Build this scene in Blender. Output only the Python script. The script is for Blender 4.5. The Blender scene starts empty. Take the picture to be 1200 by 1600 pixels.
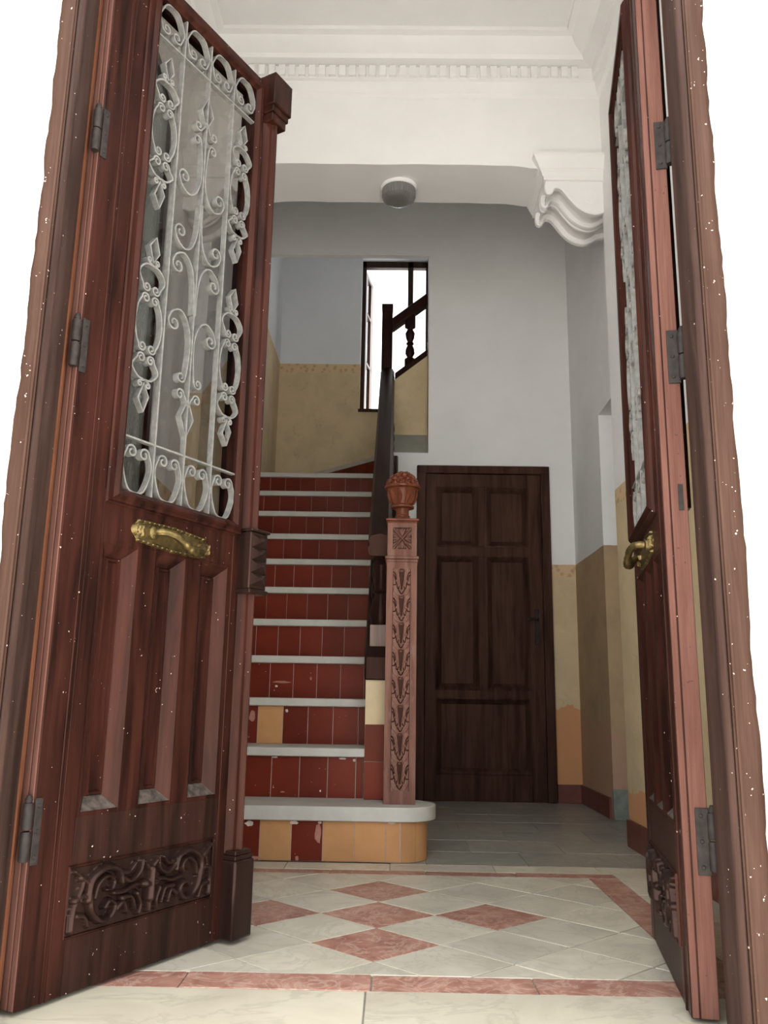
import bpy, bmesh, math, random
import numpy as np
from mathutils import Vector, Matrix
random.seed(7)
PI = math.pi
scene = bpy.context.scene
COL = scene.collection

# ------------------------------------------------------------------ camera
F_PX = 1320.0
PITCH, ROLL, YAW = math.radians(12.40), math.radians(0.93), math.radians(-0.74)
CAM_H = 0.57
fw = Vector((math.sin(YAW) * math.cos(PITCH), math.cos(YAW) * math.cos(PITCH), math.sin(PITCH)))
rt0 = Vector((math.cos(YAW), -math.sin(YAW), 0))
up0 = rt0.cross(fw)
rt = rt0 * math.cos(ROLL) + up0 * math.sin(ROLL)
up = up0 * math.cos(ROLL) - rt0 * math.sin(ROLL)
cam_d = bpy.data.cameras.new('camera')
cam_d.sensor_fit = 'VERTICAL'
cam_d.sensor_height = 24.0
cam_d.lens = F_PX / 1600.0 * 24.0
cam_d.clip_start = 0.02
cam = bpy.data.objects.new('camera', cam_d)
COL.objects.link(cam)
cam.matrix_world = Matrix(((rt.x, up.x, -fw.x, 0), (rt.y, up.y, -fw.y, 0), (rt.z, up.z, -fw.z, CAM_H), (0, 0, 0, 1)))
scene.camera = cam

# ------------------------------------------------------------------ light
world = bpy.data.worlds.new('sky')
scene.world = world
world.use_nodes = True
bg = world.node_tree.nodes['Background']
bg.inputs['Color'].default_value = (0.97, 0.985, 1.0, 1)
bg.inputs['Strength'].default_value = 0.85
sun_d = bpy.data.lights.new('sun', 'SUN')
sun_d.energy = 8.0
sun_d.angle = math.radians(0.6)
sun_d.color = (1.0, 0.965, 0.93)
sun = bpy.data.objects.new('sun', sun_d)
COL.objects.link(sun)
sdir = Vector((-0.97, -0.24, -1.0))          # from the right and slightly behind the facade onto the street
sun.rotation_euler = sdir.to_track_quat('-Z', 'Y').to_euler()
sun.location = (6, 3, 8)
vs = scene.view_settings
vs.view_transform = 'Standard'
vs.look = 'None'
vs.gamma = 1.0
vs.use_curve_mapping = False
vs.exposure = 2.22

# ------------------------------------------------------------------ materials
def new_mat(name):
    m = bpy.data.materials.new(name)
    m.use_nodes = True
    nt = m.node_tree
    return m, nt, nt.nodes['Principled BSDF']

def N(nt, t, **kw):
    n = nt.nodes.new(t)
    for k, v in kw.items():
        setattr(n, k, v)
    return n

def ramp(nt, fac, stops):
    r = N(nt, 'ShaderNodeValToRGB')
    el = r.color_ramp.elements
    while len(el) < len(stops):
        el.new(0.5)
    for e, (p, c) in zip(el, stops):
        e.position = p
        e.color = (c[0], c[1], c[2], 1)
    nt.links.new(fac, r.inputs[0])
    return r.outputs[0]

def mixc(nt, fac, a, b, mode='MIX'):
    m = N(nt, 'ShaderNodeMix', data_type='RGBA', blend_type=mode)
    for s, v in ((0, fac), (6, a), (7, b)):
        if hasattr(v, 'links'):
            nt.links.new(v, m.inputs[s])
        elif isinstance(v, (int, float)):
            m.inputs[s].default_value = v
        else:
            m.inputs[s].default_value = (v[0], v[1], v[2], 1)
    return m.outputs[2]

def noise(nt, co, scale, detail=4, rough=0.55, dist=0.0):
    n = N(nt, 'ShaderNodeTexNoise')
    n.inputs['Scale'].default_value = scale
    n.inputs['Detail'].default_value = detail
    n.inputs['Roughness'].default_value = rough
    n.inputs['Distortion'].default_value = dist
    nt.links.new(co, n.inputs['Vector'])
    return n.outputs['Fac']

def mapped(nt, co, scale):
    m = N(nt, 'ShaderNodeMapping')
    m.inputs['Scale'].default_value = scale
    nt.links.new(co, m.inputs['Vector'])
    return m.outputs[0]

def bumpn(nt, b, h, strength, dist=0.002):
    n = N(nt, 'ShaderNodeBump')
    n.inputs['Strength'].default_value = strength
    n.inputs['Distance'].default_value = dist
    nt.links.new(h, n.inputs['Height'])
    nt.links.new(n.outputs[0], b.inputs['Normal'])

def objco(nt):
    return N(nt, 'ShaderNodeTexCoord').outputs['Object']

def geo_pos(nt):
    return N(nt, 'ShaderNodeNewGeometry').outputs['Position']

def specks(nt, co, base, color, scale=90, thr=0.74):
    f = noise(nt, co, scale, 1, 0.4)
    g = noise(nt, co, scale * 0.13, 2, 0.5)
    a = N(nt, 'ShaderNodeMath', operation='MULTIPLY_ADD')
    nt.links.new(g, a.inputs[0]); a.inputs[1].default_value = 0.35; nt.links.new(f, a.inputs[2])
    t = N(nt, 'ShaderNodeMath', operation='GREATER_THAN')
    nt.links.new(a.outputs[0], t.inputs[0]); t.inputs[1].default_value = thr + 0.325
    return mixc(nt, t.outputs[0], base, color)

def wood(name, dark, light, rough=0.35, grain=(9, 9, 0.7), speck=None, speck_thr=0.66, worn=None, coat=0.0):
    m, nt, b = new_mat(name)
    co = objco(nt)
    f = noise(nt, mapped(nt, co, grain), 3.2, 6, 0.6, 0.4)
    g = noise(nt, mapped(nt, co, (grain[0] * 9, grain[1] * 9, grain[2] * 3)), 4, 3, 0.6)
    c = ramp(nt, f, [(0.36, dark), (0.62, light)])
    c = mixc(nt, 0.35, c, ramp(nt, g, [(0.3, (0.45, 0.45, 0.45)), (0.7, (1.25, 1.2, 1.2))]), 'MULTIPLY')
    if worn:
        w = noise(nt, mapped(nt, co, (6, 6, 2.2)), 2.6, 8, 0.7)
        c = mixc(nt, ramp(nt, w, [(0.56, (0, 0, 0)), (0.64, (0.85, 0.85, 0.85))]), c, worn)
    if speck:
        c = specks(nt, geo_pos(nt), c, speck, 150, speck_thr)
    nt.links.new(c, b.inputs['Base Color'])
    b.inputs['Roughness'].default_value = rough
    b.inputs['Specular IOR Level'].default_value = 0.20
    b.inputs['Specular Tint'].default_value = (0.85, 0.46, 0.36, 1)
    b.inputs['Coat Weight'].default_value = coat
    b.inputs['Coat Roughness'].default_value = 0.2
    bumpn(nt, b, g, 0.25, 0.0008)
    return m

def plain(name, c, rough=0.5, metal=0.0, var=0.12, nscale=8, bump=0.0, bscale=40, spec=0.5):
    m, nt, b = new_mat(name)
    co = objco(nt)
    f = noise(nt, co, nscale, 5, 0.6)
    lo = tuple(x * (1 - var) for x in c); hi = tuple(min(1, x * (1 + var)) for x in c)
    nt.links.new(ramp(nt, f, [(0.3, lo), (0.7, hi)]), b.inputs['Base Color'])
    b.inputs['Roughness'].default_value = rough
    b.inputs['Metallic'].default_value = metal
    b.inputs['Specular IOR Level'].default_value = spec
    if bump:
        bumpn(nt, b, noise(nt, co, bscale, 4, 0.6), bump, 0.003)
    return m

def marble(name, c1, c2, vein, rough=0.3, scale=7, vein_w=0.03):
    m, nt, b = new_mat(name)
    pos = geo_pos(nt)
    oi = N(nt, 'ShaderNodeObjectInfo').outputs['Random']
    sh = N(nt, 'ShaderNodeVectorMath', operation='ADD')
    cmb = N(nt, 'ShaderNodeCombineXYZ')
    mul = N(nt, 'ShaderNodeMath', operation='MULTIPLY'); mul.inputs[1].default_value = 17.0
    nt.links.new(oi, mul.inputs[0])
    for i in range(3):
        nt.links.new(mul.outputs[0], cmb.inputs[i])
    nt.links.new(pos, sh.inputs[0]); nt.links.new(cmb.outputs[0], sh.inputs[1])
    co = sh.outputs[0]
    f = noise(nt, co, scale, 7, 0.62, 0.6)
    c = ramp(nt, f, [(0.33, c1), (0.66, c2)])
    v = noise(nt, co, scale * 0.8, 5, 0.6, 1.6)
    d = N(nt, 'ShaderNodeMath', operation='SUBTRACT'); d.inputs[1].default_value = 0.5
    nt.links.new(v, d.inputs[0])
    a = N(nt, 'ShaderNodeMath', operation='ABSOLUTE'); nt.links.new(d.outputs[0], a.inputs[0])
    c = mixc(nt, ramp(nt, a.outputs[0], [(0.0, (0.55, 0.55, 0.55)), (vein_w, (0, 0, 0))]), c, vein)
    tint = ramp(nt, oi, [(0.0, (0.86, 0.86, 0.87)), (1.0, (1.06, 1.05, 1.03))])
    c = mixc(nt, 1.0, c, tint, 'MULTIPLY')
    nt.links.new(c, b.inputs['Base Color'])
    b.inputs['Roughness'].default_value = rough
    bumpn(nt, b, f, 0.06, 0.002)
    return m

def glazed_tile(name, c, chip=None, chip_thr=0.62):
    m, nt, b = new_mat(name)
    pos = geo_pos(nt)
    oi = N(nt, 'ShaderNodeObjectInfo').outputs['Random']
    f = noise(nt, pos, 6, 4, 0.6)
    base = ramp(nt, f, [(0.3, tuple(x * 0.85 for x in c)), (0.7, tuple(min(1, x * 1.12) for x in c))])
    base = mixc(nt, 1.0, base, ramp(nt, oi, [(0, (0.82, 0.82, 0.82)), (1, (1.1, 1.08, 1.08))]), 'MULTIPLY')
    if chip:
        n = noise(nt, pos, 21, 5, 0.6, 0.5)
        k = ramp(nt, n, [(chip_thr, (0, 0, 0)), (chip_thr + 0.02, (1, 1, 1))])
        base = mixc(nt, k, base, chip)
        n2 = noise(nt, pos, 60, 2, 0.5)
        k2 = ramp(nt, n2, [(0.755, (0, 0, 0)), (0.77, (1, 1, 1))])
        base = mixc(nt, k2, base, (0.75, 0.66, 0.58))
    nt.links.new(base, b.inputs['Base Color'])
    b.inputs['Roughness'].default_value = 0.3
    b.inputs['Specular IOR Level'].default_value = 0.14
    b.inputs['Specular Tint'].default_value = (0.9, 0.6, 0.5, 1)
    bumpn(nt, b, noise(nt, pos, 30, 3, 0.5), 0.05, 0.003)
    return m

WHITE = (0.78, 0.772, 0.765)
TAN = (0.56, 0.44, 0.27)

def dado(name, zc, slope=0.0, band=0.075, upper=WHITE, lower=TAN, band_c=(0.60, 0.43, 0.25), patch=None, stain=True, thin=False):
    """painted wall: plain upper colour, a stencilled border and a tan dado below it"""
    m, nt, b = new_mat(name)
    pos = geo_pos(nt)
    sep = N(nt, 'ShaderNodeSeparateXYZ'); nt.links.new(pos, sep.inputs[0])
    hz = N(nt, 'ShaderNodeMath', operation='MULTIPLY_ADD')
    nt.links.new(sep.outputs[1], hz.inputs[0]); hz.inputs[1].default_value = -slope
    nt.links.new(sep.outputs[2], hz.inputs[2])
    w = noise(nt, pos, 9, 3, 0.5)
    wob = N(nt, 'ShaderNodeMath', operation='MULTIPLY_ADD')
    nt.links.new(w, wob.inputs[0]); wob.inputs[1].default_value = 0.008; nt.links.new(hz.outputs[0], wob.inputs[2])
    zz = wob.outputs[0]
    n = noise(nt, pos, 3.0, 6, 0.62)
    up_c = ramp(nt, n, [(0.3, tuple(x * 0.95 for x in upper)), (0.7, tuple(min(1, x * 1.03) for x in upper))])
    n2 = noise(nt, pos, 4.2, 7, 0.66, 0.3)
    lo_c = ramp(nt, n2, [(0.3, tuple(x * 0.82 for x in lower)), (0.52, lower), (0.75, tuple(min(1, x * 1.14) for x in lower))])
    if patch:
        pc, z1 = patch
        n3 = noise(nt, pos, 5.0, 5, 0.6)
        pz = N(nt, 'ShaderNodeMath', operation='MULTIPLY_ADD')
        nt.links.new(n3, pz.inputs[0]); pz.inputs[1].default_value = 0.35; nt.links.new(sep.outputs[2], pz.inputs[2])
        lt = N(nt, 'ShaderNodeMath', operation='LESS_THAN')
        nt.links.new(pz.outputs[0], lt.inputs[0]); lt.inputs[1].default_value = z1 + 0.17
        lo_c = mixc(nt, lt.outputs[0], lo_c, pc)
    if stain:
        n4 = noise(nt, pos, 6.5, 8, 0.7, 0.8)
        lo_c = mixc(nt, ramp(nt, n4, [(0.60, (0, 0, 0)), (0.70, (0.6, 0.6, 0.6))]), lo_c, tuple(x * 0.62 for x in lower))
    # border with a small repeated scroll print
    vor = N(nt, 'ShaderNodeTexVoronoi'); vor.inputs['Scale'].default_value = 26
    nt.links.new(pos, vor.inputs['Vector'])
    bc = ramp(nt, vor.outputs['Distance'], [(0.22, tuple(x * 0.70 for x in band_c)), (0.45, band_c)])
    gt = N(nt, 'ShaderNodeMath', operation='GREATER_THAN'); nt.links.new(zz, gt.inputs[0]); gt.inputs[1].default_value = zc + 0.004
    gb = N(nt, 'ShaderNodeMath', operation='GREATER_THAN'); nt.links.new(zz, gb.inputs[0]); gb.inputs[1].default_value = zc - band + 0.004
    c = mixc(nt, gb.outputs[0], lo_c, bc)
    c = mixc(nt, gt.outputs[0], c, up_c)
    nt.links.new(c, b.inputs['Base Color'])
    b.inputs['Roughness'].default_value = 0.75
    bumpn(nt, b, noise(nt, pos, 14, 6, 0.6), 0.16, 0.006)
    return m

def hammered_glass():
    m, nt, b = new_mat('hammered_glass')
    b.inputs['Base Color'].default_value = (0.78, 0.90, 0.86, 1)
    b.inputs['Roughness'].default_value = 0.22
    b.inputs['Transmission Weight'].default_value = 0.75
    b.inputs['IOR'].default_value = 1.45
    v = N(nt, 'ShaderNodeTexVoronoi'); v.inputs['Scale'].default_value = 95
    nt.links.new(objco(nt), v.inputs['Vector'])
    bumpn(nt, b, v.outputs['Distance'], 0.6, 0.004)
    return m

def smoky_glass():  # grey tint that darkens whatever is seen through the pane
    m, nt, b = new_mat('dimming_glass')
    tr = N(nt, 'ShaderNodeBsdfTransparent'); tr.inputs['Color'].default_value = (0.68, 0.665, 0.65, 1)
    gl = N(nt, 'ShaderNodeBsdfGlossy'); gl.inputs['Roughness'].default_value = 0.04
    mx = N(nt, 'ShaderNodeMixShader')
    mx.inputs[0].default_value = 0.05; nt.links.new(tr.outputs[0], mx.inputs[1]); nt.links.new(gl.outputs[0], mx.inputs[2])
    nt.links.new(mx.outputs[0], nt.nodes['Material Output'].inputs['Surface'])
    return m

def clear_glass():
    m, nt, b = new_mat('clear_glass')
    b.inputs['Base Color'].default_value = (0.97, 0.98, 0.98, 1)
    b.inputs['Roughness'].default_value = 0.02
    b.inputs['Transmission Weight'].default_value = 1.0
    b.inputs['IOR'].default_value = 1.01
    return m

MAT = dict(
    plaster=plain('white_plaster', WHITE, 0.8, var=0.035, nscale=3, bump=0.15, bscale=14),
    facade=plain('facade_limewash', (0.86, 0.85, 0.83), 0.85, var=0.03, nscale=4, bump=0.3, bscale=30),
    wall_back=dado('wall_back_paint', 1.375, patch=((0.55, 0.27, 0.12), 0.55)),
    wall_near=dado('wall_near_paint', 1.48, patch=((0.55, 0.28, 0.13), 0.22)),
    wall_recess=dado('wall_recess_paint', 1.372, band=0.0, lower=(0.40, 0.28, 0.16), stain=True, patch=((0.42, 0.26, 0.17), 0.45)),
    wall_landing=dado('wall_landing_paint', 3.215, upper=(0.66, 0.68, 0.70)),
    wall_flight=dado('wall_flight_paint', -0.836, slope=0.73, upper=(0.70, 0.70, 0.70)),
    wall_stair=dado('wall_stair_paint', 3.215, upper=(0.66, 0.68, 0.70)),
    parapet=plain('parapet_paint', (0.58, 0.46, 0.28), 0.7, var=0.16, nscale=6, bump=0.15, bscale=16),
    sill_grey=plain('sill_paint', (0.34, 0.34, 0.29), 0.7, var=0.1, nscale=9),
    leaf_wood=wood('door_varnish', (0.0090, 0.0036, 0.0029), (0.036, 0.0115, 0.0078), 0.36, speck=(0.4, 0.32, 0.27), speck_thr=0.66, coat=0.03),
    panel_wood=wood('panel_varnish', (0.0085, 0.0034, 0.0028), (0.037, 0.0117, 0.0080), 0.32, speck=(0.4, 0.32, 0.27), speck_thr=0.66, coat=0.05),
    weathered=wood('weathered_varnish', (0.012, 0.0062, 0.0048), (0.030, 0.0130, 0.0095), 0.45, speck=(0.4, 0.32, 0.27), speck_thr=0.64),
    carve_wood=wood('carved_varnish', (0.011, 0.0060, 0.0048), (0.022, 0.0115, 0.0090), 0.28, coat=0.12),
    frame_wood=wood('frame_paint', (0.041, 0.0225, 0.0162), (0.067, 0.0385, 0.0285), 0.55, speck=(0.6, 0.52, 0.45), speck_thr=0.63),
    bead_wood=wood('frame_bead', (0.018, 0.011, 0.009), (0.042, 0.025, 0.020), 0.42, speck=(0.5, 0.42, 0.35), speck_thr=0.66),
    edge_wood=wood('worn_edge', (0.092, 0.041, 0.031), (0.135, 0.065, 0.051), 0.6, speck=(0.06, 0.03, 0.025), speck_thr=0.64),
    raw_wood=wood('bare_wood', (0.085, 0.032, 0.016), (0.13, 0.050, 0.026), 0.65),
    rear_wood=wood('rear_door_varnish', (0.022, 0.0112, 0.0080), (0.064, 0.033, 0.0235), 0.42),
    newel_wood=wood('newel_wood', (0.120, 0.057, 0.043), (0.215, 0.112, 0.086), 0.5, worn=(0.20, 0.125, 0.102)),
    urn_wood=wood('urn_wood', (0.085, 0.025, 0.013), (0.17, 0.054, 0.028), 0.34, coat=0.15),
    rail_wood=wood('rail_varnish', (0.012, 0.0058, 0.0047), (0.026, 0.0120, 0.0095), 0.34, grain=(9, 1.5, 1.5)),
    notch_wood=wood('dark_stained_wood', (0.018, 0.008, 0.006), (0.040, 0.018, 0.013), 0.5),
    pale_wood=wood('pale_block', (0.22, 0.165, 0.14), (0.30, 0.235, 0.21), 0.6),
    iron=plain('silver_paint', (0.205, 0.20, 0.185), 0.40, 0.25, var=0.28, nscale=60, bump=0.1, bscale=200),
    hinge=plain('hinge_iron', (0.020, 0.0155, 0.0135), 0.55, 0.0, var=0.45, nscale=60, bump=0.2, bscale=160, spec=0.2),
    brass=plain('old_brass', (0.15, 0.108, 0.042), 0.38, 0.85, var=0.55, nscale=45, bump=0.3, bscale=220),
    tile_red=glazed_tile('red_tile', (0.142, 0.023, 0.0125)),
    tile_chip=glazed_tile('red_tile_chipped', (0.142, 0.023, 0.0125), (0.40, 0.20, 0.155), 0.68),
    tile_tan=glazed_tile('tan_tile', (0.47, 0.25, 0.11)),
    grout=plain('grout', (0.42, 0.30, 0.25), 0.9, var=0.2, nscale=30),
    tread=plain('tread_stone', (0.46, 0.445, 0.40), 0.5, var=0.10, nscale=10),
    cream=marble('cream_marble', (0.47, 0.435, 0.345), (0.61, 0.57, 0.465), (0.39, 0.365, 0.295), 0.36, 6),
    pinkm=marble('pink_marble', (0.25, 0.105, 0.078), (0.42, 0.225, 0.170), (0.58, 0.43, 0.35), 0.4, 16, 0.05),
    greym=marble('grey_marble', (0.26, 0.25, 0.215), (0.38, 0.365, 0.31), (0.20, 0.195, 0.17), 0.36, 6),
    slab=marble('threshold_stone', (0.49, 0.44, 0.335), (0.61, 0.56, 0.44), (0.40, 0.365, 0.285), 0.45, 4),
    mortar=plain('mortar', (0.58, 0.50, 0.43), 0.9, var=0.15, nscale=40, spec=0.1),
    mortar_pink=plain('pink_mortar', (0.36, 0.17, 0.13), 0.9, var=0.2, nscale=40, spec=0.1),
    joint=plain('floor_joint', (0.27, 0.25, 0.21), 0.9, var=0.2, nscale=40),
    red_base=plain('red_baseboard', (0.135, 0.036, 0.024), 0.4, var=0.2, nscale=14),
    greyblock=plain('grey_cement', (0.20, 0.21, 0.18), 0.85, var=0.25, nscale=20, bump=0.4, bscale=60),
    win_frame=wood('window_varnish', (0.020, 0.013, 0.010), (0.040, 0.026, 0.020), 0.4),
    dust_sheen=plain('dust_sheen', (0.060, 0.047, 0.040), 0.95, var=0.6, nscale=60, spec=0.1),  # dusty tone plus the sky sheen of upward ledges, put into the colour
    hammered=hammered_glass(),
    clear=clear_glass(),
    smoky=smoky_glass(),
    lamp_glass=plain('pressed_lamp_glass', (0.17, 0.165, 0.155), 0.15, var=0.1, nscale=12),
    street=plain('street_paving', (0.50, 0.48, 0.44), 0.9, var=0.15, nscale=3, bump=0.3, bscale=12),
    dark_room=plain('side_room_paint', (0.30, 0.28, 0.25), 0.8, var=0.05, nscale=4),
)

# ------------------------------------------------------------------ mesh helpers
class MB:
    def __init__(s):
        s.v = []; s.f = []
    def add(s, vs_, fs):
        o = len(s.v)
        s.v += [tuple(p) for p in vs_]
        s.f += [tuple(i + o for i in f) for f in fs]
        return s
    def box(s, x0, x1, y0, y1, z0, z1):
        return s.add([(x, y, z) for z in (z0, z1) for y in (y0, y1) for x in (x0, x1)],
                     [(0, 2, 3, 1), (4, 5, 7, 6), (0, 1, 5, 4), (2, 6, 7, 3), (0, 4, 6, 2), (1, 3, 7, 5)])
    def prism(s, poly, a, b, ax='y'):
        """2-D polygon extruded along an axis: 'y' takes (x,z), 'x' takes (y,z), 'z' takes (x,y)"""
        n = len(poly)
        def P(p, t):
            return {'y': (p[0], t, p[1]), 'x': (t, p[0], p[1]), 'z': (p[0], p[1], t)}[ax]
        vs_ = [P(p, a) for p in poly] + [P(p, b) for p in poly]
        fs = [tuple(range(n)), tuple(range(2 * n - 1, n - 1, -1))]
        fs += [(i, (i + 1) % n, n + (i + 1) % n, n + i) for i in range(n)]
        return s.add(vs_, fs)
    def loft(s, rings, cap=True, closed=True):
        n = len(rings[0])
        vs_ = [p for r in rings for p in r]
        fs = []
        for k in range(len(rings) - 1):
            for i in range(n if closed else n - 1):
                j = (i + 1) % n
                fs.append((k * n + i, k * n + j, (k + 1) * n + j, (k + 1) * n + i))
        if cap:
            fs.append(tuple(range(n))); fs.append(tuple(range((len(rings) - 1) * n, len(rings) * n)))
        return s.add(vs_, fs)
    def lathe(s, prof, c, seg=24, flute=0, famp=0.0):
        rings = []
        for r, z in prof:
            rings.append([(c[0] + r * (1 + (famp * math.cos(flute * t) if flute else 0)) * math.cos(t),
                           c[1] + r * (1 + (famp * math.cos(flute * t) if flute else 0)) * math.sin(t), c[2] + z)
                          for t in [2 * PI * i / seg for i in range(seg)]])
        return s.loft(rings)
    def tube(s, pts, rad, seg=8, flat=None):
        pts = [Vector(p) for p in pts]
        rings = []
        n = len(pts)
        ref = None
        for i, p in enumerate(pts):
            t = (pts[min(i + 1, n - 1)] - pts[max(i - 1, 0)]).normalized()
            if ref is None:
                ref = Vector((0, 0, 1)) if abs(t.z) < 0.9 else Vector((1, 0, 0))
            a = (ref - t * ref.dot(t)).normalized(); ref = a
            b = t.cross(a)
            r = rad[i] if isinstance(rad, (list, tuple)) else rad
            k = flat if flat else 1.0
            rings.append([tuple(p + a * math.cos(q) * r * k + b * math.sin(q) * r) for q in [2 * PI * j / seg for j in range(seg)]])
        return s.loft(rings)
    def ribbon(s, pts, t, d0, d1, closed=False):
        """flat bar following a 2-D (x,z) path, thickness t in the plane, standing from y=d0 to y=d1"""
        n = len(pts)
        L = []; R = []
        for i in range(n):
            a = pts[(i - 1) % n] if closed else pts[max(i - 1, 0)]
            b = pts[(i + 1) % n] if closed else pts[min(i + 1, n - 1)]
            dx, dz = b[0] - a[0], b[1] - a[1]
            l = math.hypot(dx, dz) or 1
            nx, nz = -dz / l * t / 2, dx / l * t / 2
            L.append((pts[i][0] + nx, pts[i][1] + nz)); R.append((pts[i][0] - nx, pts[i][1] - nz))
        rings = [[(L[i][0], d0, L[i][1]), (R[i][0], d0, R[i][1]), (R[i][0], d1, R[i][1]), (L[i][0], d1, L[i][1])] for i in range(n)]
        if closed:
            rings.append(rings[0])
            return s.loft(rings, cap=False)
        return s.loft(rings)
    def frame(s, x0, x1, z0, z1, prof):
        """picture-frame moulding: prof = (offset outward from the rectangle, y) closed loop, mitred"""
        rings = []
        for cx, cz, sx, sz in ((x0, z0, -1, -1), (x1, z0, 1, -1), (x1, z1, 1, 1), (x0, z1, -1, 1), (x0, z0, -1, -1)):
            rings.append([(cx + sx * o, y, cz + sz * o) for o, y in prof])
        return s.loft(rings, cap=False)

def mesh_of(mb, name, flip=False, recalc=True, smooth=35):
    me = bpy.data.meshes.new(name)
    vs_ = [(x, -y, z) for x, y, z in mb.v] if flip else mb.v
    me.from_pydata(vs_, [], mb.f)
    if recalc:
        bm = bmesh.new(); bm.from_mesh(me)
        bmesh.ops.remove_doubles(bm, verts=bm.verts, dist=1e-6)
        bmesh.ops.recalc_face_normals(bm, faces=bm.faces)
        bm.to_mesh(me); bm.free()
    elif flip:
        me.flip_normals()
    if smooth:
        me.polygons.foreach_set('use_smooth', [True] * len(me.polygons))
        me.set_sharp_from_angle(angle=math.radians(smooth))
    me.update()
    return me

WL = {}
def link(o, parent=None, loc=(0, 0, 0)):
    COL.objects.link(o)
    if parent is not None:
        o.parent = parent
    o.location = loc
    return o

def world_loc(o):
    v = Vector((0, 0, 0))
    while o is not None:
        v += o.location
        o = o.parent
    return v

def tag(o, label=None, cat=None, group=None, kind=None):
    if label: o['label'] = label
    if cat: o['category'] = cat
    if group: o['group'] = group
    if kind: o['kind'] = kind
    return o

def empty(name, loc, label, cat, kind=None, group=None, rz=0.0):
    o = bpy.data.objects.new(name, None)
    link(o, None, loc)
    o.rotation_euler = (0, 0, rz)
    o.empty_display_size = 0.1
    return tag(o, label, cat, group, kind)

def build(name, mb, mat, parent=None, bev=0.0, flip=False, local=False, recalc=True, smooth=35, seg=2):
    """link mb as one mesh object; world coordinates unless local=True (then coordinates of the parent)"""
    if not local:
        if parent is None:
            a = np.array(mb.v)
            org = Vector(((a[:, 0].min() + a[:, 0].max()) / 2, (a[:, 1].min() + a[:, 1].max()) / 2, a[:, 2].min()))
            loc = org
        else:
            org = world_loc(parent); loc = (0, 0, 0)
        mb.v = [(x - org.x, y - org.y, z - org.z) for x, y, z in mb.v]
    else:
        loc = (0, 0, 0)
    me = mesh_of(mb, name, flip, recalc, smooth)
    me.materials.append(MAT[mat] if isinstance(mat, str) else mat)
    o = bpy.data.objects.new(name, me)
    link(o, parent, loc)
    if bev:
        md = o.modifiers.new('bevel', 'BEVEL'); md.width = bev; md.segments = seg; md.limit_method = 'ANGLE'; md.angle_limit = math.radians(40)
    return o

def inst(name, me, parent, loc, rot=None, scale=None, bev=0.0):
    o = bpy.data.objects.new(name, me)
    link(o, parent, loc)
    if rot: o.rotation_euler = rot
    if scale: o.scale = scale
    if bev:
        md = o.modifiers.new('bevel', 'BEVEL'); md.width = bev; md.segments = 2
    return o

def structure(name, mb, mat, label, cat, bev=0.0):
    return tag(build(name, mb, mat, bev=bev), label, cat, kind='structure')

def catmull(P, n=8, closed=False):
    P = [tuple(map(float, p)) for p in P]
    out = []
    m = len(P)
    rng = range(m) if closed else range(m - 1)
    for i in rng:
        p0 = P[(i - 1) % m] if closed or i > 0 else P[0]
        p1 = P[i]; p2 = P[(i + 1) % m]
        p3 = P[(i + 2) % m] if closed or i + 2 < m else P[-1]
        for k in range(n):
            t = k / n
            out.append(tuple(0.5 * (2 * b + (c - a) * t + (2 * a - 5 * b + 4 * c - d) * t * t + (3 * b - a - 3 * c + d) * t ** 3) for a, b, c, d in zip(p0, p1, p2, p3)))
    if not closed:
        out.append(P[-1])
    return out

def spiral(cx, cz, r, a0, turn, n=14, r_end=0.28):
    """points winding in from radius r at angle a0 (degrees) through turn degrees"""
    out = []
    for i in range(n + 1):
        t = i / n
        a = math.radians(a0 + turn * t)
        rr = r * (1 + (r_end - 1) * t)
        out.append((cx + rr * math.cos(a), cz + rr * math.sin(a)))
    return out

def relief(w, h, nx, nz, strokes, y0=0.0, base=0.0, edge=0.0):
    """carved surface: grid over (0..w, 0..h); each stroke (points, w0, w1, height) is a raised rounded ridge (negative = groove)"""
    X, Z = np.meshgrid(np.linspace(0, w, nx + 1), np.linspace(0, h, nz + 1))
    Hh = np.full_like(X, base)
    G = np.zeros_like(X)
    for pts, w0, w1, hh in strokes:
        p = np.array(pts, float)
        n = len(p)
        best = np.full_like(X, 1e9); wid = np.full_like(X, w0)
        for i in range(max(1, n - 1)):
            a = p[i]; b = p[min(i + 1, n - 1)]
            d = b - a; L = (d @ d) or 1e-12
            t = np.clip(((X - a[0]) * d[0] + (Z - a[1]) * d[1]) / L, 0, 1)
            ds = np.hypot(X - a[0] - t * d[0], Z - a[1] - t * d[1])
            wl = w0 + (w1 - w0) * ((i + t) / max(1, n - 1))
            q = ds / wl
            k = q < best
            best = np.where(k, q, best)
        prof = np.sqrt(np.clip(1 - best ** 2, 0, 1))
        if hh >= 0:
            Hh = np.maximum(Hh, base + hh * prof)
        else:
            G = np.minimum(G, hh * prof)
    Hh = Hh + G
    if edge is not None:
        Hh[0, :] = Hh[-1, :] = edge; Hh[:, 0] = Hh[:, -1] = edge
    mb = MB()
    vs_ = [(float(X[j, i]), y0 - float(Hh[j, i]), float(Z[j, i])) for j in range(nz + 1) for i in range(nx + 1)]
    W = nx + 1
    fs = [(j * W + i, j * W + i + 1, (j + 1) * W + i + 1, (j + 1) * W + i) for j in range(nz) for i in range(nx)]
    return mb.add(vs_, fs)

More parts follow.
